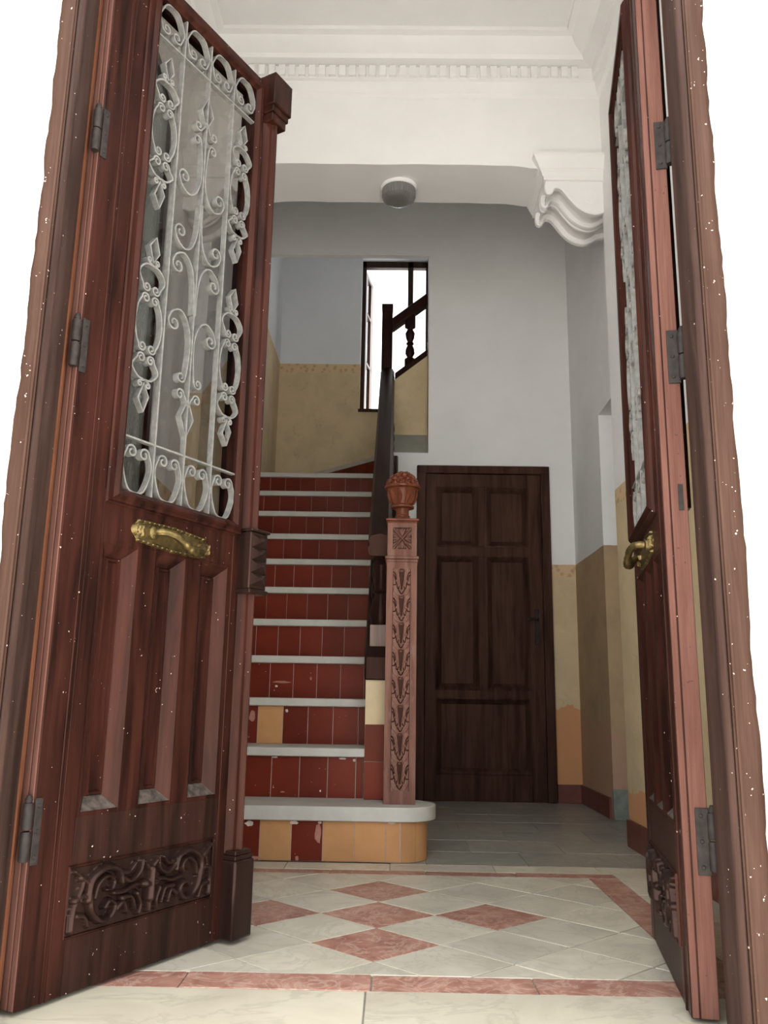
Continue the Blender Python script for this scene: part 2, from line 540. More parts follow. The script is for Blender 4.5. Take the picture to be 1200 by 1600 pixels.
def clip_poly(poly, x0, x1, y0, y1):
    for ax, lim, sg in ((0, x0, 1), (0, x1, -1), (1, y0, 1), (1, y1, -1)):
        out = []
        for i in range(len(poly)):
            a, b = poly[i - 1], poly[i]
            ia = (a[ax] - lim) * sg >= 0; ib = (b[ax] - lim) * sg >= 0
            if ia != ib:
                t = (lim - a[ax]) / (b[ax] - a[ax])
                out.append((a[0] + t * (b[0] - a[0]), a[1] + t * (b[1] - a[1])))
            if ib:
                out.append(b)
        poly = out
        if len(poly) < 3:
            return []
    return poly

def area(p):
    return abs(sum(p[i - 1][0] * p[i][1] - p[i][0] * p[i - 1][1] for i in range(len(p)))) / 2

# ------------------------------------------------------------------ shell of the house
XL, XR = -1.03, 0.97            # entrance hall side walls
XLS, XRB = -0.95, 1.10          # stair hall side walls
YF = 1.57                       # street face of the front wall
DL, DR = -0.752, 0.662          # painted edge of the doorway
ZTOP = 4.80
HEAD = 2.37

def ragged(x, sgn, z0, z1, n):
    r = random.Random(int(abs(x) * 1000))
    out = []
    off = 0.0
    for i in range(n + 1):
        off = off * 0.7 + r.uniform(-0.0022, 0.0022)
        out.append((x + off, z0 + (z1 - z0) * i / n))
    return out

mb = MB()
for xa, xb in ((-4.0, DL), (DR, 4.0)):
    left = xa < -2
    edge = ragged(DL if left else DR, 1, -0.02, 3.2, 150)
    outer = -4.0 if left else 4.0
    poly = edge + [(outer, 3.2), (outer, -0.02)]
    mb.prism(poly, YF, YF + 0.012, 'y')
    mb.box(min(outer, edge[0][0] - 0.004 if left else edge[0][0] + 0.004), max(outer, edge[0][0] - 0.004 if left else edge[0][0] + 0.004), YF + 0.006, 1.665, -0.02, 3.2)
mb.box(-4, 4, YF, 1.665, 3.2, ZTOP)
mb.box(-4, -0.9, YF, 1.665, -0.95, 0.0); mb.box(0.85, 4, YF, 1.665, -0.95, 0.0)
structure('wall_front', mb, 'facade', 'white limewashed street wall with a ragged paint edge around the doorway', 'wall')

structure('wall_left', MB().box(XL - 0.15, XL, 1.66, 3.95, -0.1, 3.85), 'wall_near', 'white wall with tan dado seen through the open left door grille', 'wall')
structure('wall_right', MB().box(XR, XR + 0.45, 1.66, 3.63, -0.1, 3.85), 'wall_near', 'white wall with tan dado beside the right door leaf', 'wall')
mb = MB().box(XRB, XRB + 0.16, 4.385, 5.3, -0.1, ZTOP).box(XRB, XRB + 0.16, 3.60, 4.385, 2.09, ZTOP)
structure('wall_right_recess', mb, 'wall_recess', 'shaded white wall with brown dado at the side doorway beyond', 'wall')
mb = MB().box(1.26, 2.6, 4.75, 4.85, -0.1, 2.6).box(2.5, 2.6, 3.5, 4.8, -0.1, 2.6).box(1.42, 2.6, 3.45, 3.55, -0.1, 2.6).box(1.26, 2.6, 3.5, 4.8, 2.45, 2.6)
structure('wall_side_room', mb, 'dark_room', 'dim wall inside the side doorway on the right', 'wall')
structure('wall_left_flight', MB().box(XLS - 0.23, XLS, 3.90, 5.55, -0.1, ZTOP), 'wall_flight', 'wall with sloping tan dado beside the flight, glimpsed through the left grille', 'wall')
mb = MB().box(XLS - 0.23, XLS, 5.55, 6.75, -0.1, ZTOP)
structure('wall_left_stair', mb, 'wall_stair', 'pale blue-grey wall with tan dado left of the stair landing', 'wall')

# back wall of the hall: full height right of the stair opening, low part below the opening, lintel above
mb = MB().box(0.205, 1.35, 5.08, 5.25, -0.1, ZTOP)
mb.box(XLS - 0.05, 0.205, 5.08, 5.12, 3.42, ZTOP)
mb.prism([(5.08, -0.1), (5.08, 2.072), (5.25, 2.235), (5.25, -0.1)], -0.02, 0.205, 'x')
wall_back = structure('wall_back', mb, 'wall_back', 'white hall wall above the dark panelled door with an opening to the stair landing', 'wall')
sill = MB().prism([(5.078, 2.068), (5.078, 2.073), (5.25, 2.239), (5.25, 2.232)], -0.018, 0.2045, 'x')
build('sloped_sill', sill, 'sill_grey', wall_back)
build('reveal_face', MB().box(0.2035, 0.2055, 5.081, 5.249, 2.08, 2.80), 'parapet', wall_back)

# landing back wall with the window opening
WX0, WX1, WZ0, WZ1 = -0.295, 0.272, 2.828, 4.165
YB = 6.45
mb = MB().box(XLS - 0.05, WX0, YB, YB + 0.2, -0.1, ZTOP).box(WX1, 2.2, YB, YB + 0.2, -0.1, ZTOP)
mb.box(WX0, WX1, YB, YB + 0.2, -0.1, WZ0).box(WX0, WX1, YB, YB + 0.2, WZ1, ZTOP)
structure('wall_landing', mb, 'wall_landing', 'blue-grey landing wall with tan dado and patterned border around the window', 'wall')
structure('wall_landing_right', MB().box(2.1, 2.3, 5.2, 6.6, -0.1, ZTOP), 'wall_landing', 'wall closing the upper flight behind the back wall', 'wall')

structure('ceiling', MB().box(-1.4, 1.5, 1.60, 3.75, 3.68, 3.85), 'plaster', 'white entrance hall ceiling above the dentil cornice', 'ceiling')
structure('ceiling_stair', MB().box(-1.4, 2.4, 3.6, 6.7, ZTOP - 0.02, ZTOP + 0.1), 'plaster', 'white ceiling high over the stairs', 'ceiling')
structure('roof', MB().box(-4, 4, YF, 7.0, ZTOP + 0.1, ZTOP + 0.22), 'plaster', 'flat roof of the house', 'roof')

# beam across the hall, with a slightly drooping soffit next to the corbels
prof = []
xs = np.linspace(XL - 0.02, XRB + 0.1, 60)
for x in xs:
    e = min(x - (XL + 0.33), (XR - 0.33) - x)
    dz = 0.0
    if e < 0.12:
        dz = -0.018 * min(1, ((0.12 - e) / 0.12)) ** 1.5
    prof.append((float(x), 3.07 + dz + 0.0015 * math.sin(x * 9) + 0.001 * math.sin(x * 23)))
mb = MB().prism(prof + [(XRB + 0.1, 4.85), (XL - 0.02, 4.85)], 3.60, 3.92, 'y')
beam = structure('beam', mb, 'plaster', 'white plastered beam crossing the hall in front of the stairs', 'beam')

# cornice run: on the beam, and along the side walls
CP = [(0.0, 3.438), (0.016, 3.45), (0.024, 3.508), (0.040, 3.513), (0.040, 3.577), (0.092, 3.582), (0.100, 3.602), (0.140, 3.622),
      (0.158, 3.654), (0.186, 3.66), (0.186, 3.70), (-0.02, 3.70), (-0.02, 3.438)]
trim = tag(build('trim_1', MB().prism([(3.60 - o, z) for o, z in CP], XL, XR, 'x'), 'plaster'), 'white moulded cornice with dentils where beam meets the ceiling', 'cornice', kind='structure')
dm = mesh_of(MB().box(-0.016, 0.016, -0.016, 0.0, 0.0, 0.055), 'dentil')
dm.materials.append(MAT['plaster'])
tl = world_loc(trim)
nd = int((XR - XL - 0.1) / 0.049)
for i in range(nd):
    inst('dentil', dm, trim, Vector((XL + 0.06 + 0.049 * i, 3.5605, 3.5195)) - tl)
tag(build('trim_2', MB().prism([(XR - o, z) for o, z in CP], 1.66, 3.60, 'y'), 'plaster'), 'white cornice running along the right hall wall to the street', 'cornice', kind='structure')
tag(build('trim_3', MB().prism([(XL + o, z) for o, z in CP], 1.66, 3.60, 'y'), 'plaster'), 'white cornice running along the left hall wall to the street', 'cornice', kind='structure')

# baseboards: single tiles set upright
def base_tiles(name, label, pts, h):
    o = empty(name, (pts[0][0], pts[0][1], 0), label, 'baseboard', 'structure')
    for (x0, y0), (x1, y1) in zip(pts[:-1], pts[1:]):
        L = math.hypot(x1 - x0, y1 - y0); n = max(1, round(L / 0.2)); a = math.atan2(y1 - y0, x1 - x0)
        for i in range(n):
            m = MB().box(0.001, L / n - 0.001, -0.012, 0.0, 0, h)
            me = mesh_of(m, 'tile'); me.materials.append(MAT['red_base'])
            inst('tile', me, o, (x0 + (x1 - x0) * i / n - pts[0][0], y0 + (y1 - y0) * i / n - pts[0][1], 0), (0, 0, a), bev=0.001)
base_tiles('baseboard_right', 'dark red baseboard along the near right wall', [(XR, 3.63), (XR, 1.70)], 0.105)
base_tiles('baseboard_recess', 'dark red baseboard in the far right corner', [(0.955, 5.08), (XRB, 5.08), (XRB, 4.43)], 0.10)
tag(build('plinth_block', MB().box(XRB - 0.004, XRB + 0.155, 4.37, 4.40, 0, 0.145), 'greyblock', bev=0.004), 'grey cement block at the foot of the side doorway jamb', 'plinth', kind='structure')

# ------------------------------------------------------------------ floor
fl = MB().box(-4.2, 4.2, YF, 6.7, -0.3, -0.004)
floor = structure('floor', fl, 'joint', 'stone tiled hall floor with a bordered diamond pattern', 'floor')
fo = world_loc(floor)

def tile(name, poly, mat, th=0.012, parent=floor, zt=0.0, bev=0.0012):
    cx = sum(p[0] for p in poly) / len(poly); cy = sum(p[1] for p in poly) / len(poly)
    zj = random.uniform(-0.0009, 0.0006)
    me = mesh_of(MB().prism([(x - cx, y - cy) for x, y in poly], -th, 0.0, 'z'), name, smooth=0)
    me.materials.append(MAT[mat])
    return inst(name, me, parent, Vector((cx, cy, zt + zj)) - fo, bev=bev)

BX0, BX1, BY0, BY1 = -0.716, 0.656, 1.945, 2.985      # inside of the border
OX0, OX1, OY0, OY1 = -0.812, 0.752, 1.846, 3.050
CX, CY, PX, PY = -0.032, 2.462, 0.3075, 0.2830         # centre diamond and the two diagonals
g = 0.0016
RED = {(0, 0), (0, -1), (0, 1), (1, 0), (-1, 0)}
for a in range(-8, 9):
    for b in range(-8, 9):
        if (a + b) % 2:
            continue
        cx, cy = CX + a * PX / 2, CY + b * PY / 2
        hx, hy = PX / 2 - g * 1.6, PY / 2 - g * 1.6
        p = clip_poly([(cx - hx, cy), (cx, cy - hy), (cx + hx, cy), (cx, cy + hy)], BX0 + g, BX1 - g, BY0 + g, BY1 - g)
        if len(p) < 3 or area(p) < 0.0008:
            continue
        red = a % 2 == 0 and b % 2 == 0 and (a // 2, b // 2) in RED
        tile('diamond_tile', p, 'pinkm' if red else 'cream')
# border strips in several pieces
def strip(x0, x1, y0, y1, cuts, axis):
    c = [x0 if axis == 'x' else y0] + cuts + [x1 if axis == 'x' else y1]
    for a, b in zip(c[:-1], c[1:]):
        q = [(a + g, y0), (b - g, y0), (b - g, y1), (a + g, y1)] if axis == 'x' else [(x0, a + g), (x1, a + g), (x1, b - g), (x0, b - g)]
        tile('border_strip', q, 'pinkm')
strip(OX0, OX1, OY0, BY0, [-0.42, -0.035, 0.30], 'x')
strip(OX0, OX1, BY1, OY1, [-0.5, -0.2, 0.12, 0.42], 'x')
strip(BX1, OX1, BY0, BY1, [2.22, 2.48, 2.74], 'y')
strip(OX0, BX0, BY0, BY1, [2.3, 2.64], 'y')
# entrance slabs in front of the border
for a, b in ((-1.0, -0.045), (-0.045, 0.95)):
    tile('threshold_slab', [(a + g, YF + 0.01), (b - g, YF + 0.01), (b - g, OY0 - g), (a + g, OY0 - g)], 'slab', 0.03, bev=0.002)
# cream fill left and right of the bordered field
for y0_ in np.arange(OY0, 3.05, 0.301):
    y1_ = min(y0_ + 0.301, 3.05)
    tile('hall_tile', [(OX1 + g, y0_ + g), (XR, y0_ + g), (XR, y1_ - g), (OX1 + g, y1_ - g)], 'cream')
    tile('hall_tile', [(XL, y0_ + g), (OX0 - g, y0_ + g), (OX0 - g, y1_ - g), (XL, y1_ - g)], 'cream')
# grey hall tiles behind the border
ya = OY1
rows = [3.05, 3.17] + [3.17 + 0.27 * i for i in range(1, 9)]
for j, (y0_, y1_) in enumerate(zip(rows[:-1], rows[1:])):
    y1_ = min(y1_, 5.08)
    if y1_ - y0_ < 0.02:
        continue
    x = XL if y0_ < 3.1 else 0.0
    off = 0.13 if j % 2 else 0.31
    xe = XR if y1_ < 3.66 else 2.5
    first = True
    while x < xe - 0.02:
        x2 = min(x + (off if first else 0.36), xe); first = False
        if xe - x2 < 0.05: x2 = xe
        tile('hall_tile', [(x + g, y0_ + g), (x2 - g, y0_ + g), (x2 - g, y1_ - g), (x + g, y1_ - g)], 'cream' if y0_ < 3.1 else 'greym')
        x = x2

# street outside
structure('street', MB().box(-40, 40, -40, YF + 0.1, -1.1, -0.9), 'street', 'pale street paving in front of the house', 'street')
st = empty('doorstep', (0, 1.2, -0.9), 'pale stone steps leading up from the street', 'steps', 'structure')
for i in range(4):
    build('step', MB().box(-0.9, 0.85, 1.57 - 0.26 * (i + 1) + 0.2, YF, -0.9, -0.02 - 0.22 * i), 'slab', st, bev=0.006)

# ------------------------------------------------------------------ door frame
FY0, FY1 = 1.583, 1.660
IL, IR = -0.709, 0.609          # inner edges of the jambs
fr = empty('door_frame', (-0.04, 1.62, 0), 'brown painted wooden door frame in the street doorway', 'door frame', 'structure')
build('jamb', MB().box(-0.80, IL - 0.009, FY0, FY1, 0.0, HEAD + 0.07), 'frame_wood', fr, bev=0.002)
build('jamb', MB().box(IR + 0.009, 0.72, FY0, FY1, 0.0, HEAD + 0.07), 'frame_wood', fr, bev=0.002)
def bead_prof(x, sg):
    # rounded bead + fillet on the inner arris of the jamb, seen in plan (x, y)
    pts = []
    for i in range(9):
        t = PI * i / 8
        pts.append((x - sg * 0.009 * math.cos(t), FY0 + 0.006 - 0.009 * math.sin(t)))
    return pts + [(x + sg * 0.006, FY0 + 0.012), (x + sg * 0.009, FY0 + 0.018), (x + sg * 0.009, FY1), (x - sg * 0.010, FY1), (x - sg * 0.010, FY0 + 0.01)]
build('bead', MB().prism(bead_prof(IL, 1), 0.0, HEAD, 'z'), 'bead_wood', fr)
build('bead', MB().prism(bead_prof(IR, -1), 0.0, HEAD, 'z'), 'bead_wood', fr)
for x, sg in ((IL, -1), (IR, 1)):
    build('fillet', MB().box(min(x + sg * 0.013, x + sg * 0.018), max(x + sg * 0.013, x + sg * 0.018), FY0 - 0.004, FY0 + 0.01, 0.0, HEAD), 'frame_wood', fr, bev=0.001)
build('rebate_strip', MB().box(IL + 0.008, IL + 0.013, FY1 - 0.006, FY1 + 0.003, 0.0, HEAD), 'raw_wood', fr)
build('head', MB().box(-0.80, 0.72, FY0, FY1, HEAD, HEAD + 0.10), 'frame_wood', fr, bev=0.003)
# unseen fanlight over the door, added to let more light into the hall
build('added_fanlight_bar', MB().box(-0.80, 0.72, FY0 + 0.02, FY1, 3.13, 3.2), 'frame_wood', fr)
for x in (-0.42, -0.045, 0.33):
    build('added_fanlight_bar', MB().box(x - 0.02, x + 0.02, FY0 + 0.02, FY1, HEAD + 0.1, 3.14), 'frame_wood', fr)
for x0, x1 in ((-0.80, -0.42), (-0.42, -0.045), (-0.045, 0.33), (0.33, 0.72)):
    build('added_fanlight_pane', MB().box(x0 + 0.02, x1 - 0.02, FY0 + 0.045, FY0 + 0.049, HEAD + 0.1, 3.13), 'clear', fr)

# ------------------------------------------------------------------ the two street door leaves
LEAF_W, LEAF_T = 0.575, 0.050
Z0, Z1 = 0.008, 2.335
GX0, GX1, GZ0, GZ1 = 0.122, 0.513, 1.000, 2.282      # glazing opening

def grille_paths():
    """all bars of the wrought grille as (kind, 2-D path, closed)"""
    out = []
    cx = (GX0 + GX1) / 2
    cw = (GX1 - GX0) / 4
    # side columns: hearts, C scrolls and lozenges
    def mirror(p, c):
        return [(2 * c - x, z) for x, z in p]
    def column(sc, groups):
        for c1, c2, zt, zb in groups:
            v, r = 0.0145, 0.0125
            # C scroll between the clusters
            up_s = spiral(sc + v, c1 - v, r, -10, 480)
            dn_s = spiral(sc + v, c2 + v, r, 10, -480)
            mid = (c1 + c2) / 2
            p = up_s[::-1] + [(sc + 0.036, c1 - 0.035), (sc + 0.042, mid), (sc + 0.036, c2 + 0.035)] + dn_s
            for q in (p, mirror(p, sc)):
                out.append(('scroll', catmull(q, 3), False))
            # heart above cluster 1 and below cluster 2
            for zc, ce, sg in ((zt, c1, 1), (zb, c2, -1)):
                dn = spiral(sc + v, ce + sg * v, r, 10 * sg, -480 * sg)
                zm = zc - sg * 0.012
                p = [(sc + 0.003, zm), (sc + 0.020, zm - sg * 0.002), (sc + 0.036, zm - sg * 0.016), (sc + 0.040, (zm + ce + sg * v) / 2 - sg * 0.004)] + dn
                for q in (p, mirror(p, sc)):
                    out.append(('scroll', catmull(q, 3), False))
                # curls and lozenge
                cur = spiral(sc + 0.012, zm + sg * 0.012, 0.0075, -100 * sg, 470 * sg, 10)
                for q in (cur, mirror(cur, sc)):
                    out.append(('curl', catmull([(sc + 0.002, zm)] + q, 2), False))
                zl = zm + sg * 0.042
                out.append(('lozenge', [(sc, zl - 0.034), (sc + 0.017, zl - 0.004), (sc + 0.004, zl + 0.034), (sc - 0.015, zl + 0.006)] if sg > 0 else
                            [(sc, zl + 0.034), (sc + 0.017, zl + 0.004), (sc + 0.004, zl - 0.034), (sc - 0.015, zl - 0.006)], True))
    G = [(1.992, 1.845, 2.068, 1.778), (1.486, 1.338, 1.570, 1.262)]
    column(GX0 + cw * 0.5, G)
    column(GX1 - cw * 0.5, G)
    # centre: two anchors and two inverted anchors
    zm = 1.647
    for flip in (1, -1):
        def Z(z): return zm + flip * (z - zm)
        for zc, ztop in ((1.845, 1.935), (1.693, 1.80)):
            r = 0.021
            vx = cx + 0.066
            s = [(x, Z(z)) for x, z in spiral(vx, zc, r, -60, 470, 18, 0.22)]
            p = [(cx + 0.004, Z(ztop)), (cx + 0.007, Z(zc + 0.03)), (cx + 0.020, Z(zc - 0.018)), (cx + 0.046, Z(zc - 0.040)), (cx + 0.073, Z(zc - 0.028))] 
            if zc > 1.8:
                top = [(x, Z(z)) for x, z in spiral(cx + 0.030, 1.972, 0.014, 175, -440, 14)]
                p = top[::-1] + [(cx + 0.011, Z(1.945))] + p[1:]
            p = p + s[1:]
            for q in (p, mirror(p, cx)):
                out.append(('scroll', catmull(q, 3), False))
        s = [(x, Z(z)) for x, z in spiral(cx + 0.029, 2.016, 0.014, 190, 440, 14)]
        p = [(cx + 0.003, Z(2.04)), (cx + 0.008, Z(2.024))] + s
        for q in (p, mirror(p, cx)):
            out.append(('curl', catmull(q, 3), False))
        zl = 2.073
        out.append(('lozenge', [(cx, Z(zl - 0.052)), (cx + 0.022, Z(zl - 0.004)), (cx, Z(zl + 0.044)), (cx - 0.022, Z(zl - 0.004))], True))
    # bottom and top bands of U scrolls
    for k in range(4):
        c = GX0 + cw * (k + 0.5)
        for zb, zt, sg in ((1.004, 1.128, 1), (2.278, 2.172, -1)):
            a = abs(zt - zb)
            zv = zt - sg * 0.030
            sl = spiral(c - 0.019, zv, 0.016, 180, -440 * sg, 14)
            sl = sl
            sr = [(2 * c - x, z) for x, z in sl]
            p = sl[::-1] + [(c - 0.043, zv - sg * 0.022), (c - 0.040, zb + sg * a * 0.38), (c - 0.024, zb + sg * 0.010), (c, zb + sg * 0.002),
                 (c + 0.024, zb + sg * 0.010), (c + 0.040, zb + sg * a * 0.38), (c + 0.043, zv - sg * 0.022)] + sr
            out.append(('scroll', catmull(p, 3), False))
    return out

GRILLE = grille_paths()

def carved_strokes(W, H):
    s = []
    c = W / 2
    def both(p, a, b, h):
        s.append((catmull(p, 6), a, b, h)); s.append((catmull([(W - x, z) for x, z in p], 6), a, b, h))
    both([(0.010, 0.012), (0.012, 0.05), (0.030, 0.095), (0.008, 0.118)], 0.010, 0.004, 0.010)
    both([(0.045, 0.060), (0.050, 0.095), (0.085, 0.114), (0.120, 0.105), (0.130, 0.080)], 0.011, 0.007, 0.014)
    both([(0.060, 0.062), (0.068, 0.086), (0.090, 0.098), (0.108, 0.088), (0.104, 0.072), (0.090, 0.072)], 0.007, 0.005, 0.012)
    both([(0.048, 0.066), (0.056, 0.036), (0.080, 0.016), (0.104, 0.020), (0.114, 0.040), (0.098, 0.050), (0.086, 0.040)], 0.010, 0.006, 0.014)
    both([(0.020, 0.035), (0.040, 0.030), (0.050, 0.010)], 0.008, 0.004, 0.010)
    both([(0.024, 0.104), (0.042, 0.092), (0.048, 0.070)], 0.009, 0.005, 0.011)
    both([(0.012, 0.064), (0.030, 0.070), (0.046, 0.063)], 0.009, 0.005, 0.012)
    both([(0.124, 0.100), (0.150, 0.096), (0.168, 0.112)], 0.008, 0.004, 0.010)
    both([(0.130, 0.090), (0.156, 0.078), (0.180, 0.092), (0.186, 0.114)], 0.008, 0.005, 0.012)
    both([(0.112, 0.062), (0.140, 0.060), (0.170, 0.068), (0.196, 0.064)], 0.007, 0.006, 0.010)
    both([(0.122, 0.030), (0.140, 0.040), (0.150, 0.018)], 0.008, 0.004, 0.011)
    both([(0.134, 0.048), (0.160, 0.046), (0.172, 0.020)], 0.008, 0.004, 0.012)
    both([(0.176, 0.050), (0.186, 0.030), (0.182, 0.010)], 0.008, 0.004, 0.012)
    s.append(([(c, 0.036), (c, 0.066), (c, 0.094)], 0.013, 0.010, 0.020))
    s.append(([(c, 0.012), (c, 0.030)], 0.006, 0.012, 0.015))
    s.append(([(c - 0.014, 0.066), (c + 0.014, 0.066)], 0.012, 0.012, 0.018))
    for q in (-1, 1):
        s.append(([(c + q * 0.006, 0.098), (c + q * 0.020, 0.112)], 0.008, 0.003, 0.014))
    return s

CARVE = relief(0.418, 0.125, 230, 76, [(p, a * 0.80, b * 0.75, h * 1.25) for p, a, b, h in carved_strokes(0.418, 0.125)], 0.0, 0.002)

def plate_strokes(L, H):
    s = []
    c = H / 2
    s.append(([(0.034, c), (L * 0.5, c), (L - 0.034, c)], 0.0275, 0.0275, 0.006))
    s.append(([(0.014, c), (0.028, c)], 0.013, 0.018, 0.008))
    s.append(([(L - 0.014, c), (L - 0.028, c)], 0.013, 0.018, 0.008))
    for k in range(15):
        x = 0.026 + (L - 0.052) * k / 14
        w = 0.027 - 0.005 * abs(k - 7) / 7
        for q in (-1, 1):
            s.append(([(x - 0.004, c + q * w), (x + 0.005, c + q * w)], 0.0042, 0.0042, 0.009))
    for q in (-1, 1):
        for x0 in (0.010, 0.020, 0.030, L - 0.010, L - 0.020, L - 0.030):
            s.append(([(x0, c), (x0 + 0.002, c + q * 0.011)], 0.004, 0.003, 0.012))
    return s

def leaf(name, label, loc, ang, flip, astragal, casement_open):
    """one door leaf; local x runs from the hinge, local -y (or +y when flipped) is the street face"""
    root = empty(name, loc, label, 'door', 'structure', rz=ang)
    def B(nm, mb, mat, parent=root, bev=0.0, **k):
        return build(nm, mb, mat, parent, bev=bev, flip=flip, local=True, **k)
    T = LEAF_T
    E0 = 0.0 if flip else -0.013
    # framing timbers
    B('hinge_stile', MB().box(E0, 0.090, 0, T, Z0, Z1), 'leaf_wood', bev=0.002)
    B('stile_bead', MB().box(0.040, 0.045, -0.003, 0.01, Z0, Z1), 'leaf_wood', bev=0.0015)
    B('stile_bead', MB().box(0.052, 0.055, -0.002, 0.01, Z0, Z1), 'leaf_wood', bev=0.001)
    B('lock_stile', MB().box(0.520, LEAF_W, 0, T, Z0, Z1), 'leaf_wood', bev=0.002)
    B('bottom_rail', MB().box(0.090, 0.520, 0.001, T - 0.001, Z0, 0.330), 'weathered', bev=0.001)
    B('lock_rail', MB().box(0.090, 0.520, 0.001, T - 0.001, 0.890, 1.0), 'leaf_wood', bev=0.001)
    B('top_rail', MB().box(0.090, 0.520, 0.001, T - 0.001, 2.282, Z1), 'leaf_wood', bev=0.001)
    for x0, x1 in ((0.197, 0.252), (0.350, 0.406)):
        B('muntin', MB().box(x0, x1, 0.001, T - 0.001, 0.330, 0.890), 'leaf_wood', bev=0.001)
    B('hinge_stile_lip', MB().box(0.090, 0.097, 0.001, T - 0.001, 0.330, 0.890), 'leaf_wood')
    B('lock_stile_lip', MB().box(0.504, 0.520, 0.001, T - 0.001, 0.330, 0.890), 'leaf_wood')
    B('hinge_edge', MB().box(E0 - 0.004, E0 + 0.0005, 0.017, T - 0.001, Z0 + 0.002, Z1), 'edge_wood', bev=0.0012)
    B('edge_rebate', MB().box(E0 - 0.003, E0 + 0.0005, 0.002, 0.014, Z0 + 0.002, Z1), 'edge_wood', bev=0.001)
    # sunk panels with wide splayed margins
    for x0, x1 in ((0.097, 0.197), (0.252, 0.350), (0.406, 0.504)):
        z0, z1 = 0.338, 0.884
        i1, i2, i3, i4 = 0.027, 0.030, 0.034, 0.040
        def ring(i, y): return [(x0 + i, y, z0 + i), (x1 - i, y, z0 + i), (x1 - i, y, z1 - i), (x0 + i, y, z1 - i)]
        mbp = MB().loft([ring(0, T - 0.004), ring(0, 0.001), ring(i1, 0.024), ring(i2, 0.019), ring(i3, 0.019), ring(i4 - 0.003, 0.026), ring(i4, 0.026), ring(i4 + 0.002, T - 0.004)], cap=False)
        pn = B('panel', MB().box(x0 + 0.036, x1 - 0.036, 0.0255, T - 0.006, z0 + 0.036, z1 - 0.036), 'panel_wood')
        B('panel_moulding', mbp, 'panel_wood', pn, smooth=0)
        B('dust_sheen_film', MB().add([(x0 + 0.002, 0.0005, z0 + 0.001), (x1 - 0.002, 0.0005, z0 + 0.001), (x1 - i1, 0.0232, z0 + i1), (x0 + i1, 0.0232, z0 + i1),
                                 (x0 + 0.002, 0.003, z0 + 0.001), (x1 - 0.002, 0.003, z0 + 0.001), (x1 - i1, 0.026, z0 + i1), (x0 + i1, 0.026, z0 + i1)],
                                [(0, 1, 2, 3), (7, 6, 5, 4), (0, 4, 5, 1), (1, 5, 6, 2), (2, 6, 7, 3), (3, 7, 4, 0)]), 'dust_sheen', pn, smooth=0)['label'] = 'pale dusty film with painted sky sheen on the panel ledge'
        for a, b_ in ((0.330, z0), (z1, 0.890)):
            B('panel_end', MB().box(x0, x1, 0.0015, T - 0.002, a, b_), 'leaf_wood', pn)
    # glazing moulding, street side
    pr = [(-0.006, 0.01), (-0.006, -0.006), (0.000, -0.010), (0.004, -0.016), (0.010, -0.018), (0.015, -0.014), (0.018, -0.010), (0.024, -0.010), (0.026, -0.003), (0.030, 0.0), (0.030, 0.01)]
    B('glazing_moulding', MB().frame(GX0, GX1, GZ0, GZ1, pr), 'leaf_wood')
    for x0, x1 in ((0.089, GX0 + 0.002), (GX1 - 0.002, 0.521)):
        B('glazing_jamb', MB().box(x0, x1, 0.002, T - 0.002, 1.0, 2.282), 'panel_wood')
    # wrought grille
    d0, d1 = -0.004, 0.011
    gb = MB()
    for x in (GX0 + 0.002, GX1 - 0.002):
        gb.box(x - 0.003, x + 0.003, d0, d1, GZ0, GZ1)
    for z in (GZ0 + 0.002, GZ1 - 0.002, 1.130, 2.170):
        gb.box(GX0, GX1, d0 + 0.001, d1 - 0.001, z - 0.0022, z + 0.0022)
    gr = B('grille', gb, 'iron')
    cw = (GX1 - GX0) / 4
    for k in (1, 2, 3):
        B('bar', MB().box(GX0 + cw * k - 0.0022, GX0 + cw * k + 0.0022, d0, d1, GZ0, GZ1), 'iron', gr)
    for kind, path, closed in GRILLE:
        B(kind, MB().ribbon(path, 0.0042, d0 + 0.0005, d1 + 0.002, closed), 'iron', gr, smooth=50)
    if casement_open:  # pane added to dim the too bright wall behind the grille
        B('pane', MB().box(GX0 - 0.004, GX1 + 0.004, 0.030, 0.033, GZ0 - 0.004, GZ1 + 0.004), 'smoky')['label'] = 'added grey glass dimming the view behind the grille'
    # inner glazed casement
    a = math.radians(31 if casement_open else 0)
    cs = bpy.data.objects.new('casement', None)
    link(cs, root, (GX0 - 0.012, (T + 0.004) * (-1 if flip else 1), 0))
    cs.rotation_euler = (0, 0, -a if flip else a)
    cw_ = GX1 - GX0 + 0.02
    for x0, x1, z0, z1 in ((0, 0.035, 0.985, 2.295), (cw_ - 0.035, cw_, 0.985, 2.295), (0.035, cw_ - 0.035, 0.985, 1.02), (0.035, cw_ - 0.035, 2.26, 2.295)):
        B('casement_bar', MB().box(x0, x1, 0, 0.022, z0, z1), 'panel_wood', cs, bev=0.002)
    B('pane', MB().box(0.033, cw_ - 0.033, 0.009, 0.013, 1.018, 2.262), 'hammered', cs)
    # brass lever on a long chased back plate
    L, H = 0.262, 0.072
    hp = relief(L, H, 150, 40, plate_strokes(L, H), 0.0, -0.004, -0.004)
    hp.v = [(0.170 + x, y - 0.001, 0.886 + z - 0.010 * (x / L - 0.5)) for x, y, z in hp.v]
    pl = B('handle', hp, 'brass', recalc=False)
    pl['label'] = 'aged brass door handle with a chased back plate'
    gp = catmull([(0.233, 0.0, 0.926), (0.235, -0.022, 0.927), (0.248, -0.033, 0.927), (0.272, -0.041, 0.921), (0.300, -0.043, 0.908), (0.325, -0.041, 0.898),
                  (0.350, -0.036, 0.899), (0.378, -0.027, 0.910), (0.393, -0.014, 0.920), (0.392, 0.0, 0.922)], 5)
    n = len(gp)
